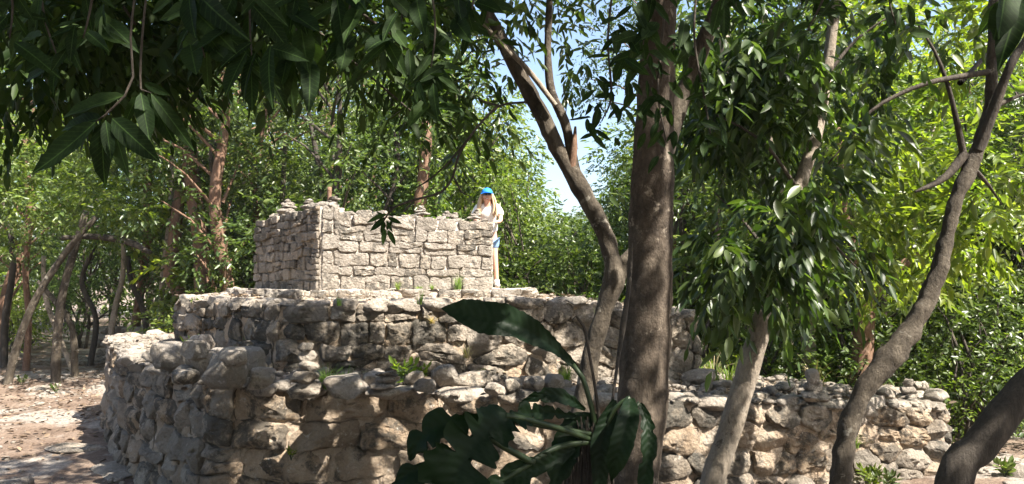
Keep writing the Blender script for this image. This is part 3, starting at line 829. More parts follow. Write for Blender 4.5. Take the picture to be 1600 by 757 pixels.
    root.rotation_euler = (0, 0, R(4))
    return root
build_woman()

# ------------------------------------------------------------------ sunlit places (gaps in the crowns towards the sun)
for u in np.linspace(0, tp.L, 14):
    p = tp.at(u); gap((p.x, p.y, 2.5), .62); gap((p.x, p.y, 3.1), .6)
gap((-.4, 12.2, 3.2), .9); gap((.0, 11.6, 2.1), .7); gap((-1.5, 10.8, 2.0), .55); gap((-2.6, 10.4, 2.0), .4); gap((-3.8, 11.4, 2.0), .5)
for x, y in ((-5.9, 12.2), (-5.5, 11.4), (-5.1, 10.6), (-4.9, 10.2)): gap((x, y, 1.25), .55)
for x, y, r_ in ((-4.4, 10.6, .45), (-4.1, 9.9, .35)): gap((x, y, 1.9), r_)
for x, y, r_ in ((-8.2, 12.5, 1.3), (-7.2, 10.8, .9), (-9.5, 14.5, 1.8), (-6.6, 9.4, .45), (-8.9, 10.4, 1.0), (-7.9, 15.5, 1.3)): gap((x, y, 0), r_)
LITW = [(r0[0], r0[1], r0[2]+8) for r0 in [(425, 690, 26), (455, 620, 18), (405, 735, 24), (535, 600, 26), (590, 640, 22), (560, 700, 22), (640, 660, 24), (520, 745, 26), (610, 735, 22), (470, 700, 14), (700, 625, 16),
        (840, 660, 20), (820, 700, 26), (770, 690, 22), (720, 600, 30), (800, 605, 26), (650, 605, 12)]]
for px, py, rp in LITW:
    q = P(px, py, 6.7 if px < 600 else 6.95); gap(q, rp*6.8/1150)
for px, py, rp in ((1060, 640, 30), (1070, 710, 30), (1050, 590, 30), (1120, 610, 20), (1240, 610, 26), (1400, 650, 26), (1440, 690, 34), (1460, 640, 30), (1330, 680, 16), (1410, 720, 26), (1200, 650, 22), (1150, 720, 18), (1490, 700, 18)):
    gap(P(px, py, 7.5), rp*7.5/1150)
for px, py, rp in ((478, 512, 10), (452, 535, 9), (545, 530, 26), (585, 545, 18), (500, 500, 8), (640, 560, 14), (790, 550, 18), (830, 500, 22), (900, 500, 26), (870, 540, 26), (950, 520, 26),
                   (1000, 510, 28), (1060, 510, 30), (1075, 560, 26), (920, 565, 20), (720, 545, 8), (540, 478, 10)):
    gap(P(px, py, 8.3), rp*8.3/1150)
for px, py, rp, Y in ((1030, 180, 22, 4.9), (1035, 220, 22, 4.9), (1040, 262, 26, 4.9), (1030, 300, 16, 4.9), (1042, 345, 14, 4.9), (1035, 395, 18, 4.9), (1000, 430, 12, 4.9), (1040, 470, 14, 4.9), (1020, 620, 12, 4.9), (1045, 550, 9, 4.9), (1040, 700, 10, 4.9),
                      (945, 380, 16, 5.8), (940, 350, 14, 5.8), (915, 600, 20, 5.8), (860, 70, 14, 5.8), (1400, 570, 34, 6.4), (1450, 480, 26, 6.4), (1500, 330, 22, 6.5), (1330, 650, 16, 6.3),
                      (1180, 590, 24, 6.0), (1165, 650, 16, 6.0), (1140, 720, 14, 6.0), (962, 700, 10, 3.3), (962, 725, 9, 3.3), (1500, 650, 8, 4.2), (175, 215, 9, 1.6), (760, 510, 14, 3.2)):
    gap(P(px, py, Y), rp*Y/1150)

for px_, py, Y, r_ in ((1440, 300, 8.5, .9), (1530, 330, 8, .7), (1350, 260, 8.5, .5), (1580, 240, 8, .7), (1480, 400, 9, .8), (1300, 420, 9, .5), (1500, 60, 8, .5), (1580, 480, 13, 1.2), (1450, 520, 13, 1.0)):
    gap(P(px_, py, Y), r_)
gq = random.Random(41)
for _ in range(14): gap(P(gq.uniform(1075, 1310), gq.uniform(60, 500), gq.uniform(5.2, 7)), gq.uniform(.12, .3))
# ------------------------------------------------------------------ foliage machinery
def leaves_np(pos, axis, nrm, ln, wd, fold=.18):
    """(n) ovate folded leaves, 6 verts and 2 quads each"""
    n = len(pos); axis = axis/np.linalg.norm(axis, axis=1, keepdims=True)
    side = np.cross(axis, nrm); side /= (np.linalg.norm(side, axis=1, keepdims=True)+1e-9); up = np.cross(side, axis)
    l = ln[:, None]; w = wd[:, None]; T = [(0, 0, 0), (.28, .5, fold), (.68, .40, fold*.6), (1, 0, -.12), (.68, -.40, fold*.6), (.28, -.5, fold)]
    V = np.empty((n, 6, 3)); 
    for k, (a, b, c) in enumerate(T): V[:, k] = pos+axis*(a*l)+side*(b*w)+up*(c*w)
    F = np.array([[0, 1, 2, 3], [0, 3, 4, 5]])[None]+np.arange(n)[:, None, None]*6
    return V.reshape(-1, 3), F.reshape(-1, 4)
def sprays_np(base, d, L, k, ll, droop, r):
    """twigs with k alternate leaves each; returns leaf arrays"""
    n = len(base); d = d/np.linalg.norm(d, axis=1, keepdims=True)
    t = (np.arange(k)+.7)/k
    dn = np.array((0, 0, -1.0))
    pos = base[:, None]+d[:, None]*(L[:, None, None]*t[None, :, None])+dn*(droop*.6*L[:, None, None]*(t**2)[None, :, None])
    side = np.cross(d, np.array((0, 0, 1.0))+r.normal(0, .3, (n, 3))); side /= (np.linalg.norm(side, axis=1, keepdims=True)+1e-9)
    sg = np.where(np.arange(k) % 2 == 0, 1, -1)
    ax = d[:, None]*.75+side[:, None]*(sg[None, :, None]*.8)+dn*droop+r.normal(0, .28, (n, k, 3))
    ax[:, -1] = d+dn*droop
    nr = np.array((0, 0, 1.0))+r.normal(0, .55, (n, k, 3))
    m = n*k; l = ll*r.uniform(.65, 1.25, m)
    return pos.reshape(m, 3), ax.reshape(m, 3), nr.reshape(m, 3), l, l*r.uniform(.36, .5, m)
def cloud(r, centres, radii, n_each, L=.35, k=7, ll=.12, droop=.5, flt=True):
    """sprays around clump centres"""
    B, D = [], []
    for c, rad in zip(centres, radii):
        rad = np.array(rad if hasattr(rad, '__len__') else (rad, rad, rad*.8)); n = max(2, int(n_each))
        v = r.normal(0, 1, (n, 3)); v /= np.linalg.norm(v, axis=1, keepdims=True); q = v*(r.uniform(.15, 1, n)**.6)[:, None]
        B.append(np.array(c)+q*rad); D.append(v+r.normal(0, .5, (n, 3)))
    B = np.concatenate(B); D = np.concatenate(D)
    p, a, nn, l, w = sprays_np(B, D, L*r.uniform(.6, 1.2, len(B)), k, ll, droop, r)
    if flt:
        m = sun_filter(p); p, a, nn, l, w = p[m], a[m], nn[m], l[m], w[m]
    return p, a, nn, l, w
def crown_mesh(name, arrs, mat, org=(0, 0, 0)):
    V, F = leaves_np(*arrs); V = V-np.array(org); me = mesh_np(name, V, F); me.materials.append(mat); return me

def blade(name, w, curl):
    V, F = [], []; nl = 5
    for i in range(nl+1):
        t = i/nl; wd = .5*w*max(.01, math.sin(math.pi*t**.85))**.8
        V += [(t, -wd, wd*.35-curl*t*t), (t, 0, -curl*t*t), (t, wd, wd*.35-curl*t*t)]
    for i in range(nl): F += [(3*i+j, 3*i+3+j, 3*i+4+j, 3*i+1+j) for j in (0, 1)]
    me = mesh_np(name, V, F); smooth(me); return me
def crown_leaves(root, arr, mat, n, mat_obj):
    """a crown: the n leaves that show largest as leaf objects, the rest as one mesh"""
    p, a, nn, l, w = arr; w = w*.74; ax = a/np.linalg.norm(a, axis=1, keepdims=True); q = p+ax*(l*.5)[:, None]
    X = 800+FPX*q[:, 0]/np.maximum(q[:, 1], .1); Y_ = 435-FPX*(q[:, 2]-EYE)/np.maximum(q[:, 1], .1)
    size = l/q[:, 1]; size[(X < 0) | (X > 1600) | (Y_ < 0) | (Y_ > 757) | (q[:, 1] < .5)] = 0
    idx = np.argsort(-size)[:n]; idx = idx[size[idx] > 0]; keep = np.ones(len(p), bool); keep[idx] = False
    c = link('crown', crown_mesh('crown', (p[keep], a[keep], nn[keep], l[keep], w[keep]), mat, root.location), None, root); c['kind'] = 'stuff'
    shapes = [blade('leaf', w_, c_) for w_, c_ in ((.30, .1), (.27, .2), (.34, .02), (.29, .3))]
    for m_ in shapes: m_.materials.append(mat_obj)
    org = np.array(root.location)
    for i in idx:
        d = Vector(ax[i]); s_ = Vector(nn[i]).cross(d)
        if s_.length < 1e-3: s_ = d.orthogonal()
        s_.normalize(); u = d.cross(s_); L_ = float(l[i])
        o = bpy.data.objects.new('leaf', shapes[int(i) % 4]); COL.objects.link(o); o.parent = root
        mt = Matrix((d, s_, u)).transposed().to_4x4()@Matrix.Diagonal((L_, L_, L_, 1)); mt.translation = Vector(p[i]-org); o.matrix_local = mt
    return c
# ------------------------------------------------------------------ forest trees (copied individuals)
def forest_variant(seed, H, cw, c0, mat, bark, n_clump=44, per=26, ll=.13, lean=.1, trunk_r=.10, multi=1):
    r = np.random.default_rng(seed); rp = random.Random(seed); mb = MB(); cents = []
    tips = []
    for s in range(multi):
        a = rp.uniform(0, 6.28); top = Vector((math.cos(a)*lean*H, math.sin(a)*lean*H, H*.86)); b0 = Vector((rp.uniform(-.25, .25), rp.uniform(-.25, .25), -.1)) if multi > 1 else Vector((0, 0, -.1))
        pts = [b0]+[b0.lerp(top, t)+Vector((rp.uniform(-.22, .22), rp.uniform(-.22, .22), 0)) for t in (.2, .4, .6, .8)]+[top]
        rad = [trunk_r*1.25, trunk_r, trunk_r*.85, trunk_r*.7, trunk_r*.5, trunk_r*.25]
        tube(mb, pts, rad, 8, .25, .12, 2.5); tips.append(pts)
    cl = []
    for i in range(n_clump):
        a = rp.uniform(0, 6.28); z = lerp(c0, H, (i+rp.random())/n_clump); f = (z-c0)/(H-c0)
        rr_ = cw*(.35+.75*math.sin(math.pi*min(1, .18+f*.82)))*rp.uniform(.35, 1.0)
        pts = tips[i % multi]; ax = pts[0].lerp(pts[-1], clamp(z/(H*.86), 0, 1))
        c = Vector((ax.x+math.cos(a)*rr_, ax.y+math.sin(a)*rr_, z)); cl.append(c)
        if i % 2 == 0:
            st = pts[0].lerp(pts[-1], clamp((z-.9)/(H*.86), .15, 1)); tube(mb, [st, st.lerp(c, .55)+Vector((0, 0, .15)), c], [.035, .022, .008], 5, .4)
    arr = cloud(r, cl, [rp.uniform(.35, .75) for _ in cl], per, .32, 6, ll, .35, False)
    tr = mb.mesh('trunk'); tr.materials.append(bark)
    return tr, crown_mesh('crown', arr, mat)
VAR = [forest_variant(101, 8.5, 1.7, 2.2, M['leaf_far'], M['bark_grey'], ll=.17, per=17),
       forest_variant(102, 7.2, 1.5, 1.2, M['leaf_far'], M['bark_dark'], multi=2, trunk_r=.07),
       forest_variant(103, 9.5, 1.9, 2.2, M['leaf_mid'], M['bark_red'], trunk_r=.12, ll=.105, per=36),
       forest_variant(104, 8.0, 1.6, 1.0, M['leaf_lime'], M['bark_pale'], trunk_r=.08, ll=.19, per=14),
       forest_variant(105, 6.0, 1.5, .8, M['leaf_far'], M['bark_grey'], multi=3, trunk_r=.05, n_clump=34),
       forest_variant(106, 9.0, 1.8, 1.4, M['leaf_mid'], M['bark_dark'], multi=2, trunk_r=.09)]
SHR = [forest_variant(111, 1.9, .9, .25, M['leaf_far'], M['bark_dark'], 16, 16, .11, .05, .02, 3),
       forest_variant(112, 2.6, 1.0, .3, M['leaf_mid'], M['bark_dark'], 18, 18, .12, .1, .025, 3),
       forest_variant(113, 1.4, .8, .15, M['leaf_lime'], M['bark_dark'], 13, 15, .10, .05, .015, 3)]
def plant_copy(kind, loc, rz, sc, name, label, cat, group):
    root = empty(name, loc, label, cat, group); root.rotation_euler = (0, 0, rz); root.scale = (sc, sc, sc)
    t = bpy.data.objects.new('trunk', kind[0]); COL.objects.link(t); t.parent = root
    c = bpy.data.objects.new('crown', kind[1]); COL.objects.link(c); c.parent = root
    return root
LOOK = {0: 'grey-stemmed', 1: 'twin-stemmed', 2: 'tall red-stemmed', 3: 'yellow-green', 4: 'short bushy', 5: 'dark twin-stemmed'}
MARKS = [(90, 'above the far left trunks'), (200, 'over the path clearing'), (300, 'left of the two red trunks'), (420, 'right of the two red trunks'), (520, 'above the tower left wall'),
         (640, 'over the middle of the tower'), (740, 'right of the reddish dividing trunk'), (850, 'behind the woman'), (960, 'under the strip of sky'), (1060, 'behind the thick trunk'),
         (1180, 'just right of the thick trunk'), (1290, 'behind the mottled trunk'), (1400, 'behind the kinked trunk'), (1500, 'above the low wall end'), (9999, 'at the far right')]
RANKS = ['front', 'second', 'third', 'fourth', 'fifth', 'rearmost']
def zone(x, y, k, rank):
    a = 800+1150*x/y; mk = next(t for lim, t in MARKS if a < lim)
    gr = 'forest trees behind the left path' if a < 400 else ('forest trees behind the tower' if a < 1000 else 'forest trees right of the ruin')
    return f"{LOOK[VAR.index(k)]} tree {mk}, in the {RANKS[rank]} rank of the forest", gr
fr = random.Random(17)
def in_sky_gap(x, y, H):
    a = 800+1150*x/y; return 835 < a < 985
rows = [(15.2, 2.0), (17.6, 2.1), (20.5, 2.3), (24, 2.7), (28.5, 3.1), (34, 3.6)]
for ri, (Y, sp) in enumerate(rows):
    x = -Y*.78
    while x < Y*.80:
        xx = x+fr.uniform(-.5, .5)*sp; yy = Y+fr.uniform(-.9, .9); x += sp
        a = 800+1150*xx/yy
        if ri == 0 and (20 < a < 330): continue                 # the opening where the path enters
        if ri == 1 and (40 < a < 200): continue
        k = VAR[fr.randrange(len(VAR))]; sc = fr.uniform(.85, 1.2)
        if yy > 27: sc *= 1.25
        if 845 < a < 975:
            k = VAR[4]; sc = (EYE+.11*yy)/6.0*fr.uniform(.75, .95)    # low trees under the strip of open sky
        elif 740 < a < 845 or 975 < a < 1030:
            k = VAR[4 if ri < 3 else 1]; sc = (EYE+.165*yy)/(6.0 if ri < 3 else 7.2)*fr.uniform(.9, 1.1)
        lb, gr = zone(xx, yy, k, ri)
        plant_copy(k, (xx, yy, gz(xx, yy)), fr.uniform(0, 6.28), sc, 'forest_tree', lb, 'tree', gr)
# right side: forest closes in
for i in range(16):
    yy = fr.uniform(10.5, 15); xx = XF(fr.uniform(1180, 1750), yy)
    if inside((xx, yy), LOW) or xx < 4.6: continue
    k = VAR[fr.choice((0, 3, 3, 5, 4))]
    lb, gr = zone(xx, yy, k, 0); plant_copy(k, (xx, yy, gz(xx, yy)), fr.uniform(0, 6.28), fr.uniform(.6, .8), 'forest_tree', lb, 'tree', gr)
# unseen trees added behind the photographer to deepen the foreground shade
for i in range(13):
    a = R(180+i*15); rr2 = fr.uniform(11, 14); xx, yy = rr2*math.cos(a), rr2*math.sin(a)
    plant_copy(VAR[fr.choice((0, 1, 2, 5))], (xx, yy, gz(xx, yy)), fr.uniform(0, 6.28), fr.uniform(.9, 1.05), 'forest_tree', 'unseen tree added behind the viewer to shade the foreground', 'tree', 'unseen trees added behind the viewer')
# understorey shrubs
for i in range(95):
    yy = fr.choice((fr.uniform(13.8, 17), fr.uniform(16, 26))); xx = fr.uniform(-yy*.75, yy*.78); a = 800+1150*xx/yy
    if inside((xx, yy), LOW): continue
    if a < 330 and (yy < 16.2 or (yy < 19 and i % 4 < 3)): continue
    where = 'behind the left path' if a < 400 else ('behind the tower' if a < 1000 else 'beyond the right end of the ruin')
    mk = next(t for lim, t in MARKS if a < lim); ks = fr.randrange(3)
    plant_copy(SHR[ks], (xx, yy, gz(xx, yy)), fr.uniform(0, 6.28), fr.uniform(.8, 1.4), 'forest_shrub', f"{('mid green', 'taller dark', 'low yellow-green')[ks]} shrub {mk}, {'among the front trees' if yy < 18 else 'deep in the forest'}", 'shrub', 'understorey shrubs '+where)
for i in range(26):
    yy = fr.uniform(9.6, 13.5); xx = fr.uniform(3.6, yy*.78)
    if inside((xx, yy), LOW) or (inside((xx-.7, yy), LOW)): continue
    ks = fr.randrange(3); mk = next(t for lim, t in MARKS if 800+1150*xx/yy < lim)
    plant_copy(SHR[ks], (xx, yy, gz(xx, yy)), fr.uniform(0, 6.28), fr.uniform(.55, .9), 'forest_shrub', f"{('mid green', 'taller dark', 'low yellow-green')[ks]} shrub {mk}, {'close' if yy < 10.8 else ('a step' if yy < 12 else 'well back')} behind the low wall", 'shrub', 'shrubs behind the low right wall')
# far-off woodland mass
def far_wood():
    r = np.random.default_rng(5); rp = random.Random(5); cl = []; ra = []
    for i in range(620):
        yy = rp.uniform(37, 48); xx = rp.uniform(-yy*.85, yy*.85); a = 800+1150*xx/yy
        hmax = 15 if not (730 < a < 1010) else (5.5 if 835 < a < 985 else 8)
        cl.append((xx, yy, rp.uniform(.3, hmax))); ra.append(rp.uniform(1.0, 1.9))
    arr = cloud(r, cl, ra, 22, .7, 6, .34, .35, False)
    o = link('far_forest', crown_mesh('far_forest', arr, M['leaf_far'])); tag(o, 'far-off mass of forest foliage closing the view', 'forest', kind='stuff')
far_wood()

# ------------------------------------------------------------------ individual nearer trees
def PP(lst): return [P(*q) for q in lst]
def near_tree(name, label, base, group=None): return empty(name, base, label, 'tree', group)
def add_tube(root, nm, pts, rad, mat, sides=12, step=.08, rough=.12, fr_=5, flare=0):
    mb = MB(); tube(mb, pts, rad, sides, step, rough, fr_, True, flare)
    o = link(nm, mb.mesh(nm, org=root.location), mat, root); return o
def px(w, Y): return w*Y/1150/2            # radius from a width measured in the photograph
# A: the big straight trunk
YA = 4.9
bA = P(990, 860, YA); bA.z = -.05
tA = near_tree('broadleaf_tree', 'thick straight brown trunk standing before the ruin, right of centre', bA)
add_tube(tA, 'trunk', [bA]+PP([(992, 757, YA), (1003, 640, YA), (1010, 520, YA), (1016, 400, YA), (1019, 280, YA), (1024, 160, YA), (1030, 40, YA), (1036, -120, YA), (1045, -330, YA)]),
         [px(81.8, YA), px(70.7, YA), px(78.1, YA), px(74.4, YA), px(69.8, YA), px(67.0, YA), px(59.5, YA), px(52.1, YA), px(42.8, YA), px(31.6, YA)], M['bark_main'], 36, .03, .075, 9)
add_tube(tA, 'limb', PP([(1036, 250, YA+.1), (1052, 190, YA+.1), (1075, 130, YA+.1), (1110, 40, YA), (1160, -90, YA)]), [px(27.9, YA), px(31.6, YA), px(27.9, YA), px(24.2, YA), px(18.6, YA)], M['bark_grey'], 14)
for pts, w in (([(1030, -60, YA), (950, -200, YA-.8), (820, -330, YA-1.5)], 24), ([(1035, -120, YA), (1150, -260, YA-1), (1330, -420, YA-1.6)], 24), ([(1040, -200, YA), (1060, -400, YA-1), (1050, -700, YA-2)], 22), ([(1036, -100, YA), (1200, -240, YA+1), (1380, -360, YA+1.5)], 20)):
    add_tube(tA, 'limb', PP(pts), [px(w, YA), px(w*.7, YA), px(w*.35, YA)], M['bark_grey'], 8)
# canopy added over the foreground (mostly above the frame), laid out to cast dappled shade
r_ = np.random.default_rng(77); rp = random.Random(77); cl, ra = [], []
for i in range(520):
    x, y = rp.uniform(-5, 7.5), rp.uniform(-5.5, 6.6); z = rp.uniform(4.9, 7.6)
    top = EYE+.40*max(0, y)
    if z < top+.45: z = top+.45+rp.uniform(0, 1.5)
    cl.append((x, y, z)); ra.append(rp.uniform(.4, .75))
arr = cloud(r_, cl, ra, 25, .45, 8, .15, .4, True); k_ = crown_openings(arr[0]); arr = tuple(a[k_] for a in arr)
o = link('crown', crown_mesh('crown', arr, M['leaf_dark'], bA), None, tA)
# limbs that carry the canopy
for q in cl[::24]:
    add_tube(tA, 'branch', [P(1036, -150, YA), (Vector(q)+P(1036, -200, YA))/2+Vector((0, 0, .3)), Vector(q)], [.035, .022, .008], M['bark_grey'], 6, .4)

# B: forked tree left of it
YB = 5.8
bB = P(890, 800, YB); bB.z = -.05
tB = near_tree('forked_tree', 'slim forked tree leaning right from the ledge just left of the thick trunk', bB)
add_tube(tB, 'trunk', [bB]+PP([(898, 700, YB), (912, 620, YB), (928, 540, YB), (945, 480, YB), (958, 440, YB), (955, 400, YB), (938, 350, YB), (905, 290, YB), (872, 235, YB), (838, 165, YB), (800, 95, YB), (762, 20, YB), (735, -60, YB)]),
         [px(33.6, YB), px(28.6, YB), px(30.2, YB), px(28.6, YB), px(26.9, YB), px(35.3, YB), px(26.9, YB), px(27.7, YB), px(28.6, YB), px(25.2, YB), px(24.4, YB), px(22.7, YB), px(20.2, YB), px(15.1, YB)], M['bark_grey'], 22, .04, .2, 8)
add_tube(tB, 'limb', PP([(958, 445, YB), (975, 415, YB+.05), (1000, 385, YB+.15), (1020, 330, YB+.3), (1045, 260, YB+.4)]), [px(30.2, YB), px(28.6, YB), px(25.2, YB), px(21.8, YB), px(16.8, YB)], M['bark_grey'], 14)
add_tube(tB, 'limb', PP([(902, 290, YB+.02), (893, 240, YB), (882, 190, YB), (862, 145, YB), (856, 90, YB), (858, 20, YB), (862, -60, YB)]), [px(21.8, YB), px(16.8, YB), px(15.1, YB), px(15.1, YB), px(11.8, YB), px(10.9, YB), px(8.4, YB)], M['bark_grey'], 10)
add_tube(tB, 'broken_stub', PP([(893, 262, YB-.03), (897, 230, YB-.05), (899, 198, YB-.05)]), [px(13.4, YB), px(10.9, YB), px(3.4, YB)], M['bark_red'], 8)
add_tube(tB, 'branch', PP([(868, 165, YB-.1), (832, 118, YB-.1), (800, 84, YB-.1), (755, 45, YB-.1), (715, 22, YB-.1), (665, -8, YB-.1), (600, -50, YB-.1)]), [px(7.6, YB), px(8.4, YB), px(9.2, YB), px(8.4, YB), px(7.6, YB), px(6.7, YB), px(5.0, YB)], M['bark_pale'], 8)
add_tube(tB, 'branch', PP([(800, 88, YB-.15), (745, 25, YB-.2), (722, -10, YB-.2)]), [px(7.6, YB), px(6.7, YB), px(5.9, YB)], M['bark_pale'], 8)
cl = [tuple(P(rp.uniform(640, 900), rp.uniform(-160, 60), rp.uniform(5.5, 7.5))) for _ in range(26)]+[tuple(P(*q)) for q in ((935, 300, 6.1), (950, 280, 6.2), (925, 330, 6.2), (930, 245, 6.1), (780, 120, 6.3), (760, 190, 6.6), (730, 230, 6.9), (700, 60, 6.4), (880, 60, 6.4), (910, 90, 6.5))]
arr = cloud(r_, cl, [.35]*26+[.16, .15, .12, .1, .25, .25, .22, .3, .22, .18], 11, .3, 7, .12, .6, True)
crown_leaves(tB, arr, M['leaf_mid'], 90, M['leaf_mid_one'])

# C: pale mottled tree
YC = 6.0
bC = P(1085, 850, YC); bC.z = -.05
tC = near_tree('mottled_tree', 'pale mottled trunk slanting up to the right before the lowest wall', bC)
add_tube(tC, 'trunk', [bC]+PP([(1112, 757, YC), (1135, 690, YC), (1160, 610, YC), (1180, 540, YC), (1200, 480, YC), (1222, 410, YC+.1), (1238, 340, YC+.2), (1256, 270, YC+.3), (1278, 200, YC+.4), (1292, 110, YC+.5), (1305, 10, YC+.5), (1320, -120, YC+.5)]),
         [px(40.0, YC), px(36.8, YC), px(35.2, YC), px(35.2, YC), px(33.6, YC), px(30.4, YC), px(27.2, YC), px(24.0, YC), px(22.4, YC), px(19.2, YC), px(19.2, YC), px(17.6, YC), px(12.8, YC)], M['bark_pale'], 18, .07, .07, 5)
for pts in ([(1215, 420, YC+.1), (1165, 350, YC+.3), (1115, 300, YC+.5)], [(1250, 300, YC+.3), (1190, 220, YC), (1120, 180, YC)], [(1245, 330, YC+.2), (1300, 380, YC), (1340, 420, YC+.2)], [(1280, 200, YC+.4), (1200, 110, YC+.6), (1150, 60, YC+.8)], [(1290, 120, YC+.5), (1340, 60, YC+.5), (1400, 20, YC+.4)]):
    add_tube(tC, 'branch', PP(pts), [px(7.2, YC), px(4.8, YC), px(2.4, YC)], M['bark_dark'], 6, .15)
cl, ra = [], []
for cxp, cyp, rx, ry, n, y0, y1 in ((1170, 290, 115, 180, 28, 6.2, 8.2), (1200, 420, 75, 65, 10, 6.0, 7.4), (1120, 190, 70, 80, 12, 6.0, 7.5), (1260, 160, 90, 130, 26, 6.0, 7.6), (1200, 60, 120, 60, 20, 5.6, 7.4), (1290, 350, 60, 90, 12, 6.4, 7.8), (1370, 60, 70, 60, 12, 5.8, 7.2), (1195, 320, 100, 165, 13, 4.9, 6.0), (1250, 180, 90, 130, 9, 5, 6.3), (1180, 440, 55, 50, 3, 5.2, 5.8), (1130, 120, 60, 90, 4, 5, 6), (1262, 330, 30, 90, 8, 4.9, 5.8), (1290, 130, 34, 100, 9, 4.9, 5.9)):
    for _ in range(n):
        a = rp.uniform(0, 6.28); k = math.sqrt(rp.random()); cl.append(tuple(P(cxp+rx*k*math.cos(a), cyp+ry*k*math.sin(a), rp.uniform(y0, y1)))); ra.append(rp.uniform(.12, .30))
arr = cloud(r_, cl, ra, 9, .34, 9, .15, 1.05, True)
crown_leaves(tC, arr, M['leaf_deep'], 300, M['leaf_mid_one'])

# D: leaning tree on the right
YD = 6.4
bD = P(1290, 850, YD); bD.z = -.05
tD = near_tree('leaning_tree', 'crooked grey tree leaning right across the low wall with a kink at half height', bD)
add_tube(tD, 'trunk', [bD]+PP([(1312, 757, YD), (1322, 690, YD), (1340, 630, YD), (1364, 588, YD), (1392, 560, YD), (1420, 520, YD), (1448, 470, YD), (1468, 418, YD), (1482, 362, YD), (1495, 310, YD), (1515, 265, YD), (1538, 205, YD), (1548, 150, YD), (1550, 90, YD), (1552, 20, YD), (1556, -80, YD)]),
         [px(36.4, YD), px(32.2, YD), px(29.4, YD), px(28.0, YD), px(32.2, YD), px(36.4, YD), px(30.8, YD), px(26.6, YD), px(26.6, YD), px(21.0, YD), px(21.0, YD), px(23.8, YD), px(19.6, YD), px(16.8, YD), px(15.4, YD), px(14.0, YD), px(11.2, YD)], M['bark_grey'], 22, .04, .26, 8)
add_tube(tD, 'limb', PP([(1528, 235, YD-.02), (1555, 165, YD-.1), (1580, 100, YD-.2), (1610, 50, YD-.2), (1650, -40, YD-.2)]), [px(16.8, YD), px(15.4, YD), px(12.6, YD), px(10.5, YD), px(7.0, YD)], M['bark_dark'], 12)
for pts, w in (([(1550, 112, YD), (1500, 120, YD-.1), (1450, 130, YD-.2), (1400, 150, YD-.2), (1360, 175, YD-.2), (1330, 215, YD-.1), (1290, 260, YD)], 10),
               ([(1505, 240, YD), (1495, 190, YD-.05), (1480, 130, YD-.1), (1460, 80, YD-.1), (1435, 40, YD-.1)], 11),
               ([(1508, 240, YD), (1480, 275, YD), (1450, 292, YD-.05), (1430, 300, YD-.1)], 16), ([(1558, 165, YD), (1580, 155, YD), (1620, 140, YD)], 10),
               ([(1500, 130, YD), (1560, 70, YD+.5), (1620, 40, YD+.6)], 9), ([(1520, 262, YD), (1545, 290, YD+.1), (1565, 320, YD+.2)], 8)):
    add_tube(tD, 'branch', PP(pts), [px(w*(1-.75*i/(len(pts)-1)), YD) for i in range(len(pts))], M['bark_dark'], 8, .1)
cl, ra = [], []
for cxp, cyp, rx, ry, n, y0, y1 in ((1460, 300, 150, 110, 40, 7.4, 10.5), (1540, 330, 70, 60, 18, 6.8, 8.5), (1360, 250, 70, 110, 22, 7.0, 9.5), (1500, 60, 110, 70, 16, 6.5, 9), (1400, 420, 80, 40, 10, 8, 10), (1590, 220, 40, 120, 14, 7, 9), (1585, 10, 70, 50, 16, 7, 9.5), (1430, 5, 80, 40, 12, 7.5, 9.5)):
    for _ in range(n):
        a = rp.uniform(0, 6.28); k = math.sqrt(rp.random()); cl.append(tuple(P(cxp+rx*k*math.cos(a), cyp+ry*k*math.sin(a), rp.uniform(y0, y1)))); ra.append(rp.uniform(.2, .38))
arr = cloud(r_, cl, ra, 8, .35, 8, .15, .55, True)
crown_leaves(tD, arr, M['leaf_lime'], 260, M['leaf_lime_one'])

# E: dark leaning trunk in the lower right corner
YE = 4.3
bE = P(1440, 800, YE); bE.z = -.05
tE = near_tree('corner_tree', 'dark trunk leaning steeply out of the picture at the lower right corner', bE)
add_tube(tE, 'trunk', [bE]+PP([(1490, 757, YE), (1530, 700, YE), (1570, 645, YE), (1610, 600, YE), (1680, 530, YE), (1760, 430, YE), (1820, 300, YE)]), [px(56.2, YE), px(50.2, YE), px(48.6, YE), px(47.1, YE), px(45.6, YE), px(42.6, YE), px(38.0, YE), px(30.4, YE)], M['bark_dark'], 18, .06, .08, 6)
# F: reddish tree behind
YF = 10.3
bF = P(1340, 660, YF); bF.z = 0
tF = near_tree('reddish_tree', 'smooth reddish tree forking behind the leaning trunk on the right', bF)
add_tube(tF, 'trunk', [bF]+PP([(1345, 590, YF), (1350, 520, YF), (1353, 460, YF), (1350, 440, YF)]), [px(36, YF), px(32, YF), px(30, YF), px(26, YF), px(18, YF)], M['bark_red'], 14, .1, .05, 4)
add_tube(tF, 'limb', PP([(1354, 470, YF), (1372, 446, YF), (1410, 415, YF), (1455, 380, YF), (1500, 300, YF)]), [px(22, YF), px(17, YF), px(15, YF), px(12, YF), px(8, YF)], M['bark_red'], 10)
add_tube(tF, 'limb', PP([(1350, 455, YF), (1340, 400, YF), (1320, 330, YF), (1310, 200, YF)]), [px(16, YF), px(14, YF), px(11, YF), px(8, YF)], M['bark_red'], 10)
cl = [tuple(P(rp.uniform(1270, 1560), rp.uniform(120, 380), rp.uniform(9.8, 12.5))) for _ in range(36)]
link('crown', crown_mesh('crown', cloud(r_, cl, [.5]*36, 12, .35, 7, .14, .5, True), M['leaf_lime'], bF), None, tF)
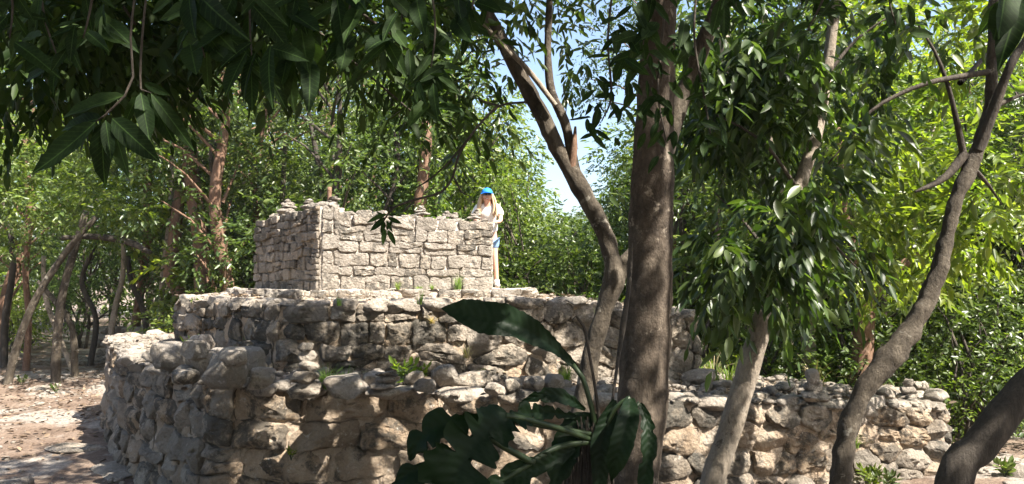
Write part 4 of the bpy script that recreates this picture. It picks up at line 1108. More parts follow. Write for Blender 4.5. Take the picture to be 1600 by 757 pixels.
# G: leaning pale tree with a broken stub, behind the mottled one
YG = 10.8
bG = P(1264, 640, YG); bG.z = 0
tG = near_tree('stub_tree', 'pale leaning tree with a broken stub high up, dark straight foot behind the low wall', bG)
add_tube(tG, 'trunk', [bG]+PP([(1264, 590, YG), (1262, 520, YG), (1250, 450, YG), (1238, 380, YG), (1222, 290, YG), (1196, 205, YG), (1160, 130, YG), (1128, 60, YG), (1100, -40, YG)]), [px(24, YG), px(22, YG), px(22, YG), px(22, YG), px(24, YG), px(28, YG), px(32, YG), px(32, YG), px(28, YG), px(20, YG)], M['bark_pale'], 14, .1, .08, 4)
add_tube(tG, 'broken_stub', PP([(1185, 195, YG), (1184, 165, YG), (1186, 138, YG)]), [px(18, YG), px(15, YG), px(5, YG)], M['bark_red'], 10)
cl = [tuple(P(rp.uniform(1040, 1260), rp.uniform(-40, 330), rp.uniform(10, 13))) for _ in range(34)]
link('crown', crown_mesh('crown', cloud(r_, cl, [.5]*34, 11, .35, 7, .12, .5, True), M['leaf_mid'], bG), None, tG)
# slender and background trunks
def pole(name, label, pts, Y, ws, bark, crownspec=None, group=None, leaf='leaf_far'):
    b = P(pts[0][0], pts[0][1], Y); b.z = gz(b.x, b.y)
    t = near_tree(name, label, b, group)
    add_tube(t, 'trunk', [b-Vector((0, 0, .1))]+[P(a, c, Y) for a, c in pts[1:]], [px(ws[0]+(ws[1]-ws[0])*i/(len(pts)-1), Y)*(.8 if name == 'woodland_tree' else 1) for i in range(len(pts))], M[bark], 10, .2, .12, 3)
    if crownspec:
        x0, x1, y0, y1, n = crownspec
        cl = [tuple(P(rp.uniform(x0, x1), rp.uniform(y0, y1), Y+rp.uniform(-1, 1.2))) for _ in range(n)]
        link('crown', crown_mesh('crown', cloud(r_, cl, [.55]*n, 14, .35, 6, .13, .45, True), M[leaf], b), None, t)
pole('slender_tree', 'thin pale trunk leaning left of the stub tree behind the low wall', [(1240, 630), (1238, 580), (1228, 500), (1216, 420), (1200, 330)], 11.5, (17, 12), 'bark_pale', (1150, 1260, 240, 380, 9))
pole('slender_tree', 'thin dark trunk right behind the kinked tree, at the low wall', [(1402, 640), (1402, 590), (1392, 530), (1378, 470), (1372, 380)], 11.2, (18, 12), 'bark_dark', (1320, 1440, 300, 400, 8))
pole('slender_tree', 'pale thin trunk at the right edge of the forest, by the lit ground', [(1566, 630), (1568, 560), (1574, 480), (1580, 400), (1570, 280)], 12.5, (20, 14), 'bark_pale', (1500, 1640, 180, 420, 14))
pole('gumbo_tree', 'tree with a smooth reddish trunk dividing right behind the tower wall', [(640, 480), (655, 340), (660, 290), (664, 250), (668, 190)], 15.0, (20, 18), 'bark_red', (560, 760, 30, 250, 26), None, 'leaf_mid')
pole('gumbo_tree', 'stout red-brown trunk rising behind the left end of the middle terrace', [(316, 560), (317, 450), (312, 360), (302, 300), (296, 230)], 16.0, (28, 22), 'bark_red', (220, 380, 60, 240, 16))
pole('gumbo_tree', 'orange-brown trunk bending left beside the stout red-brown one', [(290, 560), (285, 470), (265, 430), (272, 380), (282, 300), (300, 240)], 16.4, (24, 16), 'bark_red', (180, 320, 90, 260, 12))
for i, (pts, Y, w, bk, lb) in enumerate((([(10, 600), (30, 530), (60, 460), (110, 385), (150, 340)], 15.5, (16, 11), 'bark_grey', 'trunk slanting right at the far left, crossing the path clearing'),
        ([(86, 600), (90, 520), (100, 450), (118, 385), (135, 330)], 15.8, (18, 12), 'bark_grey', 'dark upright trunk standing alone at the path clearing'),
        ([(168, 560), (178, 490), (192, 430), (192, 360)], 17.5, (12, 9), 'bark_pale', 'thin grey pole-like trunk left of the lowest wall end'),
        ([(120, 565), (90, 520), (70, 460), (68, 400)], 17.0, (11, 8), 'bark_pale', 'thin pale trunk leaning left at the path clearing'),
        ([(118, 590), (112, 510), (85, 470), (60, 440)], 16.4, (14, 8), 'bark_grey', 'curved thin trunk in the middle of the path clearing'),
        ([(40, 585), (45, 500), (40, 420), (50, 340)], 17.8, (13, 10), 'bark_red', 'reddish trunk deep in the shade at the far left'),
        ([(6, 590), (8, 500), (20, 420), (15, 350)], 18.4, (14, 10), 'bark_dark', 'dark trunk at the left edge of the picture'),
        ([(235, 555), (225, 490), (205, 440), (200, 400)], 18.2, (12, 9), 'bark_dark', 'dark trunk by the distant field wall'),
        ([(140, 575), (150, 500), (128, 440), (150, 380)], 18.6, (12, 8), 'bark_dark', 'crooked dark trunk behind the lone upright one'))):
    pole('woodland_tree', lb, pts, Y, w, bk, (pts[-1][0]-70, pts[-1][0]+70, 190, 380, 11), None, 'leaf_lime' if i % 3 == 0 else 'leaf_far')
ps = random.Random(23)
for i, (x0, Y, side) in enumerate([(1092, 13, 0), (1120, 15.5, 1), (1215, 14, 1), (1300, 13.5, 0), (1322, 16, 1), (1430, 14.5, 0), (1468, 12.8, 1), (1492, 15.5, 0), (1520, 14, 1), (1546, 16, 0), (1596, 14.5, 0), (370, 15.5, 0), (352, 17, 1), (245, 17, 0), (420, 16.5, 1)]):
    lean = ps.uniform(-45, 45); pts = [(x0, 600), (x0+lean*.2+ps.uniform(-6, 6), 520), (x0+lean*.5+ps.uniform(-8, 8), 440), (x0+lean*.8, 340), (x0+lean, 220)]
    b_k = ('bark_dark', 'bark_pale', 'bark_grey')[i % 3]; mk = next(t for lim, t in MARKS if x0 < lim)
    pole('thin_tree', f"thin {('dark', 'pale', 'grey')[i % 3]} stem {mk}, {'leaning right' if lean > 12 else ('leaning left' if lean < -12 else 'nearly upright')}, at the forest edge", pts, Y, (ps.uniform(9, 15), 7), b_k,
         (x0+lean-60, x0+lean+60, 170 if not 830 < x0 < 960 else 330, 330 if not 830 < x0 < 960 else 400, 7), 'slender trees at the forest edge', ('leaf_far', 'leaf_lime', 'leaf_mid')[i % 3])
# fallen horizontal branch in the left woods
mb = MB(); tube(mb, PP([(95, 372, 16), (150, 370, 16), (200, 378, 16), (235, 395, 15.8)]), [.05, .07, .08, .05], 8, .2, .15)
tag(link('bare_branch', mb.mesh('bare_branch'), M['bark_dark']), 'dark bare bough reaching across between the left trunks', 'branch')

# ------------------------------------------------------------------ large hanging leaves of the foreground
def leaf_shape(name, w, curl, seed, nl=9, mat='leaf_big', wave=.03, tipf=1.0):
    """a single leaf of length 1 along +X with a folded blade, veins raised"""
    r = random.Random(seed); V = []; F = []; nw = 5
    for i in range(nl+1):
        t = i/nl; wd = w*(math.sin(math.pi*min(1, t**.85))**.75)*(1 if t < .85 else (1-t)/.15*.9+.1)*.5+.004
        zc = -curl*t*t; 
        for j in range(nw):
            s = (j-(nw-1)/2)/((nw-1)/2)
            z = zc+abs(s)*wd*.35+wave*math.sin(i*1.9+seed)*abs(s)*.4
            V.append((t, s*wd, z))
    for i in range(nl):
        for j in range(nw-1): F.append((i*nw+j, (i+1)*nw+j, (i+1)*nw+j+1, i*nw+j+1))
    me = mesh_np(name, V, F); smooth(me); me.materials.append(M[mat]); return me
LEAFS = [leaf_shape('leaf', w, c, i) for i, (w, c) in enumerate(((.25, .15), (.33, .08), (.22, .25), (.28, .02), (.36, .3), (.30, -.12)))]
def place_leaf(root, pos, d, up, ln, k=None, nm='leaf'):
    d = Vector(d).normalized(); up = Vector(up); s = up.cross(d)
    if s.length < 1e-4: s = d.orthogonal()
    s.normalize(); u = d.cross(s)
    o = bpy.data.objects.new(nm, rl.choice(LEAFS) if k is None else LEAFS[k]); COL.objects.link(o); o.parent = root
    mt = Matrix((d, s, u)).transposed().to_4x4(); mt = mt@Matrix.Diagonal((ln, ln, ln, 1)); mt.translation = Vector(pos)-root.location
    o.matrix_local = mt; return o
rl = random.Random(5)
def hanging(label, twig, leaves, Y, grp='leafy branches hanging into the top of the view', name='hanging_branch'):
    """twig: pixel points; leaves: list of (px,py base, px,py tip, dY)"""
    pts = [P(a, b, Y) for a, b in twig]; root = empty(name, pts[0], label, 'branch', grp)
    add_tube(root, 'twig', pts, [.0016*Y]*(len(pts)-1)+[.0009*Y] if len(pts) > 1 else [.005], M['bark_dark'], 6, .03, 0)
    for (a, b, c, d, dy) in leaves:
        p0 = P(a, b, Y+dy*.3); p1 = P(c, d, Y+dy+rl.uniform(-.04, .04))
        up = Vector((rl.uniform(-.5, .5), -1, rl.uniform(-.2, .7)))
        place_leaf(root, p0, p1-p0, up, (p1-p0).length)
    return root
def fan(node, n, ln, a0, a1, jit=10):
    out = []
    for i in range(n):
        a = R(lerp(a0, a1, i/(max(1, n-1)))+rl.uniform(-jit, jit)); l = ln*rl.uniform(.5, 1.05); ox, oy = rl.uniform(-26, 26), rl.uniform(-34, 22)
        out.append((node[0]+ox, node[1]+oy, node[0]+ox+math.cos(a)*l, node[1]+oy+math.sin(a)*l, rl.uniform(-.12, .12)))
    return out
hanging('spray of long drooping dark leaves lowest at upper left, one leaf catching the sun', [(212, -20), (204, 60), (208, 120), (195, 150), (165, 180), (150, 190)],
        [(150, 190, 62, 276, 0), (160, 185, 90, 200, .04), (165, 188, 174, 252, -.03), (160, 190, 159, 293, .02), (175, 190, 200, 278, .03), (175, 185, 237, 244, .0), (140, 190, 132, 238, .05), (195, 150, 92, 178, .03)], 1.55)
hanging('spray of four narrow pointed leaves right of the sunlit leaf', [(230, -20), (222, 60), (220, 140), (236, 146)],
        [(220, 145, 234, 226, 0), (232, 146, 272, 226, .02), (236, 146, 302, 230, -.02), (215, 148, 190, 200, .03), (225, 130, 268, 150, .03)], 1.6)
SPR = [  # label, twig, fans
 ('branch with crowded dark leaves left of the long drooping spray', [(60, -40), (70, 30), (90, 90)], [((70, 20), 7, 70, 40, 140), ((90, 90), 7, 62, 0, 180)], 2.2),
 ('cluster of broad leaves hanging above the drooping spray', [(150, -40), (140, 20), (130, 60)], [((140, 20), 6, 80, 30, 150), ((130, 60), 6, 70, 20, 160)], 1.9),
 ('dark leaf cluster at the very top left corner', [(10, -40), (20, 10), (15, 60)], [((20, 5), 6, 80, 20, 150), ((15, 55), 6, 70, 10, 150)], 2.0),
 ('branch with broad leaves reaching down left of the hanging pair', [(290, -60), (300, 10), (320, 90)], [((300, -5), 6, 95, 50, 140), ((320, 65), 7, 85, 40, 145)], 1.4),
 ('lowest cluster of broad dark leaves left of the tower', [(400, -60), (390, 20), (395, 110)], [((390, 15), 6, 95, 40, 140), ((398, 92), 8, 105, 35, 130)], 1.35),
 ('heavy leaf cluster hanging above the left end of the tower', [(470, -60), (465, 20), (460, 90)], [((465, 15), 6, 90, 40, 140), ((462, 72), 8, 110, 45, 120)], 1.45),
 ('leaf cluster at the top edge above the tower corner', [(560, -60), (550, -10), (540, 50)], [((550, -5), 6, 85, 35, 145), ((540, 45), 6, 80, 20, 150)], 1.6),
 ('dark rounded leaf mass hanging in front of the reddish trunk', [(670, -40), (680, 40), (672, 120)], [((680, 60), 8, 60, 10, 170), ((675, 110), 9, 62, 0, 180), ((660, 150), 8, 60, 10, 170)], 2.6),
 ('leaf cluster above the dark rounded mass, beside pale branches', [(640, -50), (630, 10), (625, 60)], [((630, 5), 6, 75, 30, 150), ((625, 60), 7, 70, 20, 160)], 2.0),
 ('leaves hanging at the top edge left of the forked tree', [(750, -50), (740, 0), (735, 30)], [((742, -5), 6, 60, 20, 160), ((735, 25), 5, 55, 10, 150)], 2.2),
 ('dark leaves draped over the top of the thick trunk', [(1010, -60), (1012, 0), (1005, 70)], [((1012, -10), 6, 70, 30, 150), ((1005, 30), 7, 60, 10, 170), ((1000, 80), 7, 55, 20, 160), ((990, 125), 6, 50, 20, 150)], 2.7),
 ('leafy twig lying across the upper part of the thick trunk', [(1040, -40), (1035, 60), (1028, 140), (1040, 220)], [((1030, 90), 7, 46, 10, 170), ((1022, 150), 7, 46, 10, 170), ((1012, 190), 7, 44, 40, 160), ((1045, 225), 5, 40, 30, 150)], 3.5),
 ('slender leaf sprays hanging left of the thick trunk against the sky', [(960, -40), (950, 60), (955, 150), (940, 190)], [((950, 110), 7, 45, 0, 180), ((955, 160), 7, 42, 20, 170), ((940, 195), 7, 42, 30, 170), ((965, 60), 6, 45, 10, 170)], 3.2),
 ('leaves hanging at the top edge right of the thick trunk', [(1150, -50), (1145, -10), (1150, 10)], [((1150, -10), 7, 72, 40, 140)], 1.9),
 ('dark leaf sprays drooping right of the thick trunk', [(1090, -40), (1085, 60), (1100, 150), (1110, 210)], [((1085, 60), 7, 48, 10, 170), ((1100, 140), 7, 46, 10, 170), ((1110, 205), 7, 46, 20, 160), ((1075, 110), 6, 44, 20, 160)], 3.4),
 ('very large dark leaf cluster cut off by the top right corner', [(1620, -60), (1600, -30), (1590, -10)], [((1595, -15), 4, 120, 75, 125), ((1600, -30), 3, 100, 100, 150)], 1.2),
 ('leafy twig at top edge over the mottled tree', [(1290, -50), (1285, 0), (1260, 50)], [((1285, 0), 7, 48, 10, 170), ((1260, 50), 7, 46, 10, 170)], 3.3),
 ('leafy twig at the top edge right of the mottled tree', [(1400, -50), (1390, 0), (1400, 40)], [((1392, -5), 7, 48, 10, 170), ((1400, 40), 7, 44, 10, 170)], 3.6),
]
for lb, tw, fans, Y in SPR:
    lv = []
    for nd, n, ln, a0, a1 in fans: lv += fan(nd, int(n*1.45), ln*.86, a0, a1, 24)
    hanging(lb, tw, lv, Y)
# thin twig arching down before the tower with a few leaves
hanging('thin arching twig with small leaves hanging in front of the tower wall', [(822, 160), (780, 166), (745, 200), (718, 240), (708, 275), (690, 300), (650, 312), (615, 325), (600, 345)],
        [(605, 335, 572, 346, 0), (603, 340, 580, 362, 0), (600, 345, 596, 368, 0), (604, 345, 612, 362, 0), (606, 340, 628, 350, 0), (600, 340, 588, 332, 0), (608, 336, 620, 335, .0), (602, 358, 598, 384, 0), (606, 360, 618, 384, 0), (612, 345, 604, 360, 0)], 3.0,
        None, 'hanging_twig')
mb = MB()
for pts in ([(745, 200), (700, 255), (665, 285), (640, 300)], [(708, 275), (720, 300), (740, 310)], [(780, 166), (760, 160), (735, 150)]):
    tube(mb, [P(a, b, 3.0) for a, b in pts], [.004]*(len(pts)-1)+[.001], 5, .05)
tag(link('dry_twig', mb.mesh('dry_twig'), M['bark_dark']), 'fine bare side twigs of the arching twig above the woman', 'twig')
# a mid-distance mass of the same foreground foliage, top left
def top_mass():
    b = Vector((-6.5, 3.2, 0)); root = empty('shade_tree', b, 'tree whose dark boughs fill the top left of the view', 'tree')
    add_tube(root, 'trunk', [b, b+Vector((.2, 0, 2)), b+Vector((1.0, .3, 4)), b+Vector((2.6, .8, 5.2)), b+Vector((4.6, 1.6, 5.6))], [.2, .17, .14, .1, .04], M['bark_dark'], 14, .2)
    cl, ra = [], []
    for cxp, cyp, rx, ry, n, y0, y1 in ((120, 40, 170, 90, 46, 3.4, 5.4), (330, 20, 150, 80, 30, 3.4, 5.4), (520, 20, 130, 75, 20, 3.6, 5.6), (40, 110, 80, 50, 14, 3.8, 5), (660, 90, 75, 110, 22, 4.4, 6.0), (700, 0, 120, 40, 12, 4.4, 6.0), (300, -90, 400, 50, 30, 3.4, 5.5), (240, 120, 60, 30, 5, 4, 5)):
        for _ in range(n):
            a = rp.uniform(0, 6.28); k = math.sqrt(rp.random()); cl.append(tuple(P(cxp+rx*k*math.cos(a), cyp+ry*k*math.sin(a), rp.uniform(y0, y1)))); ra.append(rp.uniform(.14, .3))
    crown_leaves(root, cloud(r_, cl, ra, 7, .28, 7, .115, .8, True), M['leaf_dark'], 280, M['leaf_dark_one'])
    for q in cl[::9]:
        add_tube(root, 'branch', [b+Vector((3.0, .9, 5.3)), (Vector(q)+b+Vector((3, .9, 5.6)))/2, Vector(q)], [.03, .015, .006], M['bark_dark'], 5, .3)
top_mass()

# ------------------------------------------------------------------ the aroid with big ribbed leaves in front of the trunk
def ribbon(root, nm, mid, halfw, mat, nw=9, wave=.12, fold=.3, seed=0, lobes=0, facing=Vector((0, -1, .25))):
    pts, hw = catmull(mid, halfw, .011); V = []; n = len(pts); nw = 15
    for i, p in enumerate(pts):
        t = (pts[min(n-1, i+1)]-pts[max(0, i-1)]).normalized(); s = t.cross(facing).normalized(); u = s.cross(t).normalized()
        for j in range(nw):
            k = (j-(nw-1)/2)/((nw-1)/2); w = hw[i]
            ph = i*.011; sd = 7 if k > 0 else 0
            cut = .40*max(0, 1-abs(noise.noise((ph*8+seed*3+sd, 1, seed)))/.07)+.30*max(0, noise.noise((ph*30+sd, 3, seed)))+.12*abs(noise.noise((ph*70, sd, 1)))
            w *= 1-lobes*2.2*min(.38, cut)*min(1, abs(k)*1.2) if lobes else 1-.10*abs(noise.noise((ph*22+sd, seed, 0)))*abs(k)
            zz = fold*abs(k)*w+wave*w*(noise.noise((ph*9+seed, k*1.3, seed))*2.4+.8*noise.noise((ph*26+seed, k*2, 3)))*abs(k)+.0034*math.sin(6.283*(ph/.034-abs(k)*1.3))
            zz += .5*w*k*noise.noise((ph*4, seed, 5))
            V.append(p+s*(k*w)+u*zz)
    F = [(i*nw+j, (i+1)*nw+j, (i+1)*nw+j+1, i*nw+j+1) for i in range(n-1) for j in range(nw-1)]
    me = mesh_np(nm, [(v-root.location)[:] for v in V], F); smooth(me)
    return link(nm, me, M[mat], root)
YP = 3.3
bP = P(925, 940, YP); bP.z = 0
ar = empty('aroid_plant', bP, 'large dark philodendron-like plant with ribbed arching leaves at the foot of the thick trunk', 'plant')
def wp(*a): return [q*YP/1150 for q in a]
node = (925, 668)
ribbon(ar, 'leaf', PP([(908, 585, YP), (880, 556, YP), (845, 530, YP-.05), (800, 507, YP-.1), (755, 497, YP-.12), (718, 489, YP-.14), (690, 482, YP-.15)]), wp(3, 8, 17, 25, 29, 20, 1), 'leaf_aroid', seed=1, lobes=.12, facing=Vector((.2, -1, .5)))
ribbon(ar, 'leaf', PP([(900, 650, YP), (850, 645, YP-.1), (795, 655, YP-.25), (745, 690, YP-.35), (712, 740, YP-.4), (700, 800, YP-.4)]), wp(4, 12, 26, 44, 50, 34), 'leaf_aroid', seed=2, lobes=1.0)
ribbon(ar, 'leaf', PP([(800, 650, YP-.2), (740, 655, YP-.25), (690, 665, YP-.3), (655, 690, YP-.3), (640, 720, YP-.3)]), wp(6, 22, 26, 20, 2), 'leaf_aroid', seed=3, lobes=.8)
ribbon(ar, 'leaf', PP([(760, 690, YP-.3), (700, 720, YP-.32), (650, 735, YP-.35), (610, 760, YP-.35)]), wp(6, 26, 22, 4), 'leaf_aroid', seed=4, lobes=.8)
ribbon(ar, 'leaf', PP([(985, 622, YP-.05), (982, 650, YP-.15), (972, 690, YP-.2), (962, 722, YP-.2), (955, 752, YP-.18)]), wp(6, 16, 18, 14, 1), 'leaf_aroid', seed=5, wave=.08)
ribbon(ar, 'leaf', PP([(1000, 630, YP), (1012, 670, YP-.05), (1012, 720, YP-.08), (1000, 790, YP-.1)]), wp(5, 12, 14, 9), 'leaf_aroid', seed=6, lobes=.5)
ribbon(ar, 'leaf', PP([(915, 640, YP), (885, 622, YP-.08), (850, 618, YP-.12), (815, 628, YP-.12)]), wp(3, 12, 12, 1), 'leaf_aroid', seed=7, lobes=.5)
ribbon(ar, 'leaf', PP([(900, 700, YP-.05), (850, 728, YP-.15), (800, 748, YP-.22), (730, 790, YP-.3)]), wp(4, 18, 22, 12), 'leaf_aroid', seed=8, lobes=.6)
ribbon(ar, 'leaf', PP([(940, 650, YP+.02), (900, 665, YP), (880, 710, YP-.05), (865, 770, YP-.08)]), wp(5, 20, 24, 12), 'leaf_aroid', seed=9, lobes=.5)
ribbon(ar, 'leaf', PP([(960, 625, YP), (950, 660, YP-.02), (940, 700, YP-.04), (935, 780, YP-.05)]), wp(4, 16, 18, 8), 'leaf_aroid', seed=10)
def st(pts, w): add_tube(ar, 'leaf_stalk', PP([(a, b, YP+c) for a, b, c in pts]), [w*YP/1150/2]*len(pts), M['stalk'], 8, .04, .04, 8)
m_, N_, L_, b_s, o_ = new_mat('stalk_green'); b_s.inputs['Base Color'].default_value = (.045, .075, .03, 1); b_s.inputs['Roughness'].default_value = .45
L_.new(ramp(N_, L_, nz(N_, L_, N_.new('ShaderNodeTexCoord').outputs['Object'], 20), [(.3, (.018, .03, .012)), (.7, (.035, .055, .022))]), b_s.inputs['Base Color']); M['stalk'] = m_
st([(935, 700, 0), (925, 640, 0), (910, 590, 0), (895, 570, 0)], 8); st([(930, 690, 0), (880, 672, -.1), (820, 655, -.2), (790, 650, -.25)], 9)
st([(930, 680, 0), (860, 668, -.1), (800, 660, -.2), (750, 680, -.3)], 8); st([(930, 690, 0), (870, 700, -.1), (810, 735, -.2), (740, 780, -.25)], 10)
st([(830, 722, -.2), (790, 700, -.25), (765, 685, -.3)], 10); st([(940, 690, 0), (960, 640, -.03), (985, 622, -.05)], 8); st([(945, 700, 0), (980, 650, 0), (1000, 630, 0)], 8)
add_tube(ar, 'aerial_root', PP([(894, 500, YP), (900, 494, YP), (912, 510, YP), (922, 560, YP), (932, 620, YP), (942, 700, YP)]), [.004, .006, .007, .007, .008, .009], M['bark_dark'], 6, .03)
add_tube(ar, 'aerial_root', PP([(988, 380, YP+.5), (984, 440, YP+.4), (975, 500, YP+.3), (966, 560, YP+.2), (955, 640, YP)]), [.004, .009, .015, .008, .006], M['bark_dark'], 6, .03)
mb = MB(); rq = random.Random(4)
for i in range(130):
    x0 = rq.uniform(885, 955); x1 = x0+rq.uniform(-16, 16); y0 = rq.uniform(650, 700); q = YP+rq.uniform(-.02, .12)
    tube(mb, PP([(x0, y0, q), ((x0+x1)/2+rq.uniform(-5, 5), y0+50, q), (x1, y0+rq.uniform(80, 160), q)]), [.004, .003, .001], 4, .08)
o = link('fibrous_roots', mb.mesh('fibrous_roots', org=bP), M['bark_dark'], ar); o['kind'] = 'stuff'
add_tube(ar, 'stem', [bP, P(922, 757, YP+.05), P(925, 690, YP+.05)], [.06, .05, .03], M['bark_dark'], 12, .06, .15)

# ------------------------------------------------------------------ weeds, grass tufts, litter
def tuft(loc, h, n, label, mat='grass', spread=.5, seed=0, w=.006, group='grass tufts on the ruin', name='grass_tuft', cat='grass tuft'):
    r = random.Random(seed); V, F = [], []; loc = Vector(loc)
    for i in range(n):
        a = r.uniform(0, 6.28); d = Vector((math.cos(a), math.sin(a), 0)); s = Vector((-d.y, d.x, 0)); l = h*r.uniform(.5, 1.1); sp = spread*r.uniform(.2, 1.2)
        b = d*r.uniform(0, h*.22); k0 = len(V); m = 4
        for j in range(m+1):
            t = j/m; p = b+d*(sp*l*t*t)+Vector((0, 0, l*(t-.35*sp*t*t*1.4))); ww = w*(1-t*.9)
            V += [p-s*ww, p+s*ww]
        F += [(k0+2*j, k0+2*j+1, k0+2*j+3, k0+2*j+2) for j in range(m)]
    me = mesh_np(name, [v[:] for v in V], F); o = link(name, me, M[mat]); o.location = loc; return tag(o, label, cat, group)
zp = lambda x, y: Z3+.0
def podpt(px_): 
    return Vector((XF(px_, 10.9+.27*(XF(px_, 11.2)+2.84)-.12), 10.9+.27*(XF(px_, 11.2)+2.84)-.12, Z3-.01))
tuft(podpt(716), .26, 70, 'brightest grass tuft at the foot of the sunny tower wall, left of the woman', seed=1)
tuft(podpt(622), .15, 50, 'small yellow-green tuft at the tower foot below its middle', seed=2, mat='grass')
tuft(podpt(657)+Vector((0, -.15, -.02)), .12, 60, 'low wide tuft between the two other tufts at the tower foot', seed=3, spread=1)
tuft(podpt(676)+Vector((0, -.1, 0)), .12, 30, 'tiny tuft just left of the brightest tower tuft', seed=4, spread=.8)
tuft(on_surf(657, 476, zm), .16, 22, 'thin grass sprig on the middle terrace edge below the tower step', seed=5)
tuft(on_surf(530, 478, zm), .10, 26, 'small weed on the middle terrace edge near its shaded corner', seed=6)
tuft(on_surf(512, 608, zl), .26, 110, 'dense green grass tuft beside the tall shaded cairn', seed=7, spread=.8)
tuft(on_surf(528, 604, zl)+Vector((.05, .1, 0)), .2, 50, 'looser grass right behind the dense tuft by the cairn', seed=8, spread=1)
tuft(on_surf(755, 606, zl), .2, 40, 'grass sprig on the ledge below the wide part of the arched leaf', seed=9)
tuft(on_surf(885, 600, zl), .28, 70, 'grass tuft growing against the forked tree on the ledge', seed=10, spread=.8)
tuft(on_surf(1085, 598, zl), .14, 40, 'grass tuft at the right foot of the middle terrace', seed=11)
tuft(on_surf(1120, 600, zl), .16, 40, 'grass tuft on the ledge left of the mottled trunk', seed=12)
tuft(P(935, 505, 8.3), .2, 16, 'bright blades growing out of the middle wall by the leaf stalk', seed=13)
tuft(P(675, 506, 8.1), .14, 34, 'dry grass clump hanging on the shaded middle wall', 'grass_dry', 1.2, 14)
tuft(P(1335, 700, 7.6), .2, 40, 'grass sprig growing out of low wall right of the kinked trunk', seed=15, spread=.9)
tuft(P(730, 560, 8.15), .22, 40, 'dry grass at the foot of the middle wall behind the arched leaf', 'grass_dry', 1.0, 16)
rt = random.Random(12)
for i in range(22):
    q = Vector((rt.uniform(2.3, 5.6), rt.uniform(9.4, 11.2), 0))
    if inside(q, LOW) : q.z = z1(q.x)-.02
    else: q.z = gz(q.x, q.y)
    if inside(q, MID): continue
    tuft(q, rt.uniform(.35, .65), 26, 'arching long-bladed grass clump growing behind the right part of the low wall', 'grass' if i % 3 else 'grass_dry', 1.0, 40+i, .011, 'long grass behind the low right wall')
for i in range(10):
    q = P(rt.uniform(1400, 1500), 610, rt.uniform(10.2, 12)); q.z = gz(q.x, q.y)
    tuft(q, rt.uniform(.5, .8), 26, 'dry brown bladed clump in the shade right of the ruin', 'grass_dry', 1.1, 90+i, .014, 'dry clumps right of the ruin')
def weed(loc, h, n, ll, label, seed, mat='leaf_lime', group='leafy weeds on the ruin'):
    r = np.random.default_rng(seed); rp_ = random.Random(seed); mb = MB(); loc = Vector(loc)
    root = empty('leafy_weed', loc, label, 'weed', group); B = []; D = []
    for i in range(n):
        a = rp_.uniform(0, 6.28); l = h*rp_.uniform(.5, 1); d = Vector((math.cos(a)*.5, math.sin(a)*.5, 1)).normalized()
        tube(mb, [Vector((0, 0, -.02)), d*l*.6, d*l], [.004, .003, .002], 4, .1); B.append(d*l*.25); D.append(d)
    link('stem', mb.mesh('stem'), M['stalk'], root)
    p, a, nn, l, w = sprays_np(np.array([b[:] for b in B]), np.array([d[:] for d in D]), np.full(n, h*.8), 7, ll, .1, r)
    link('foliage', crown_mesh('foliage', (p, a, nn, l, w), M[mat]), None, root); return root
weed(on_surf(633, 604, zl), .26, 7, .10, 'upright leafy weed on the ledge below the middle of the tower', 1)
weed(on_surf(655, 600, zl)+Vector((0, .1, 0)), .18, 4, .08, 'smaller leafy weed tucked right of the upright one', 2)
weed(on_surf(300, 560, zl), .24, 5, .09, 'bright green weed on the left wall top behind the boulder heap', 3)
weed(on_surf(385, 560, zl), .22, 5, .09, 'dark green weed at the foot of the middle terrace left face', 4, 'leaf_mid')
weed(P(308, 482, 9.85), .12, 4, .07, 'tiny green weed growing in the left face of the middle terrace', 5)
weed(P(455, 716, 6.50), .08, 5, .035, 'tiny weed rooted in the brown front wall low down', 6)
weed(on_surf(1362, 765, gz), .24, 9, .08, 'leafy ground weed at the foot of the low wall by the kinked trunk', 7)
weed(on_surf(1390, 772, gz), .2, 8, .08, 'leafy ground weed just right of the one at the kinked trunk', 8, 'leaf_mid')
weed(on_surf(1570, 745, gz), .16, 7, .09, 'broad low weed on the ground behind the dark corner trunk', 9, 'leaf_mid')
weed(on_surf(88, 616, gz), .2, 6, .07, 'small weed on the lit soil of the path', 10, 'leaf_mid')
weed(on_surf(34, 602, gz), .2, 6, .08, 'small weed at the shady far side of the path', 11, 'leaf_mid')
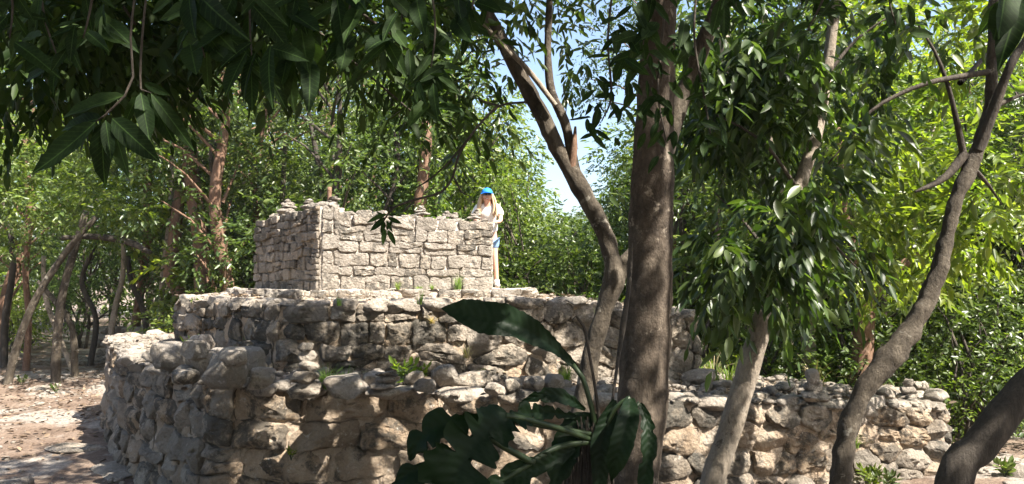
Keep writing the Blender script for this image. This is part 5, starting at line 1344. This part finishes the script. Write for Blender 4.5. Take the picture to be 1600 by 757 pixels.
def litter():
    n = 20000; r = np.random.default_rng(3); x = r.uniform(-14, 13, n); y = r.uniform(5, 21, n)
    dens = np.array([noise.noise((a*.5, b*.5, 8)) for a, b in zip(x, y)]); keep = (dens > -.25+.3*(y < 9)) | (y > 15)
    keep &= np.array([not inside((a, b), LOW) for a, b in zip(x, y)]); x, y = x[keep], y[keep]; n = len(x)
    z = np.array([gz(a, b) for a, b in zip(x, y)])+.012+r.uniform(0, .01, n); a = r.uniform(0, 6.28, n)
    l = r.uniform(.05, .12, n)
    arr = (np.stack([x, y, z], 1), np.stack([np.cos(a), np.sin(a), r.normal(0, .2, n)], 1), np.array((0, 0, 1.))+r.normal(0, .3, (n, 3)), l, l*.45)
    tag(link('leaf_litter', crown_mesh('leaf_litter', arr, M['litter'])), 'dry brown fallen leaves strewn over the forest floor', 'leaf litter', kind='stuff')
    n = 1500; u = r.uniform(0, 1, (n, 2)); pts = []
    while len(pts) < 900:
        a, b = random.uniform(-6.4, 5), random.uniform(6.4, 12.5)
        if inside((a, b), LOW): pts.append((a, b, (z2(a) if inside((a, b), MID) else z1(a))+.03+random.uniform(0, .03)))
    n = len(pts); a = r.uniform(0, 6.28, n); l = r.uniform(.04, .09, n)
    arr = (np.array(pts), np.stack([np.cos(a), np.sin(a), r.normal(0, .2, n)], 1), np.array((0, 0, 1.))+r.normal(0, .3, (n, 3)), l, l*.45)
    tag(link('leaf_litter', crown_mesh('leaf_litter', arr, M['litter'])), 'dry fallen leaves caught on the ledges of the ruin', 'leaf litter', kind='stuff')
litter()
# ------------------------------------------------------------------ humid air between the trees
def haze():
    me = bpy.data.meshes.new('haze'); x, y0, y1, z0, z1_ = 60, -30, 60, -1.2, 22
    me.from_pydata([(a, b, c) for a in (-x, x) for b in (y0, y1) for c in (z0, z1_)], [], [(0, 1, 3, 2), (4, 6, 7, 5), (0, 4, 5, 1), (2, 3, 7, 6), (0, 2, 6, 4), (1, 5, 7, 3)])
    m = bpy.data.materials.new('humid_air'); m.use_nodes = True; nt = m.node_tree; nt.nodes.clear()
    v = nt.nodes.new('ShaderNodeVolumePrincipled'); v.inputs['Density'].default_value = HAZE; v.inputs['Color'].default_value = (.86, .93, 1, 1); v.inputs['Anisotropy'].default_value = .2
    o = nt.nodes.new('ShaderNodeOutputMaterial'); nt.links.new(v.outputs[0], o.inputs['Volume'])
    tag(link('haze', me, m), 'thin pale humid air filling the clearing', 'haze', kind='stuff')
HAZE = .0005
if HAZE: haze()
# neighbours that share a description are told apart by their order from left to right
by = {}
for o in S.objects:
    if o.parent is None and 'label' in o: by.setdefault(o['label'], []).append(o)
for lb, os_ in by.items():
    if len(os_) in (2, 3) and os_[0].get('category') in ('tree', 'shrub'):
        os_.sort(key=lambda o: o.location.x/max(.1, o.location.y))
        for o, w_ in zip(os_, ('left', 'right') if len(os_) == 2 else ('left', 'middle', 'right')): o['label'] = lb.replace(' tree ', f' {w_} tree ', 1).replace(' shrub ', f' {w_} shrub ', 1)
print('TRIS', sum(len(m.polygons)*2 for m in bpy.data.meshes), 'OBJ', len(bpy.data.objects))
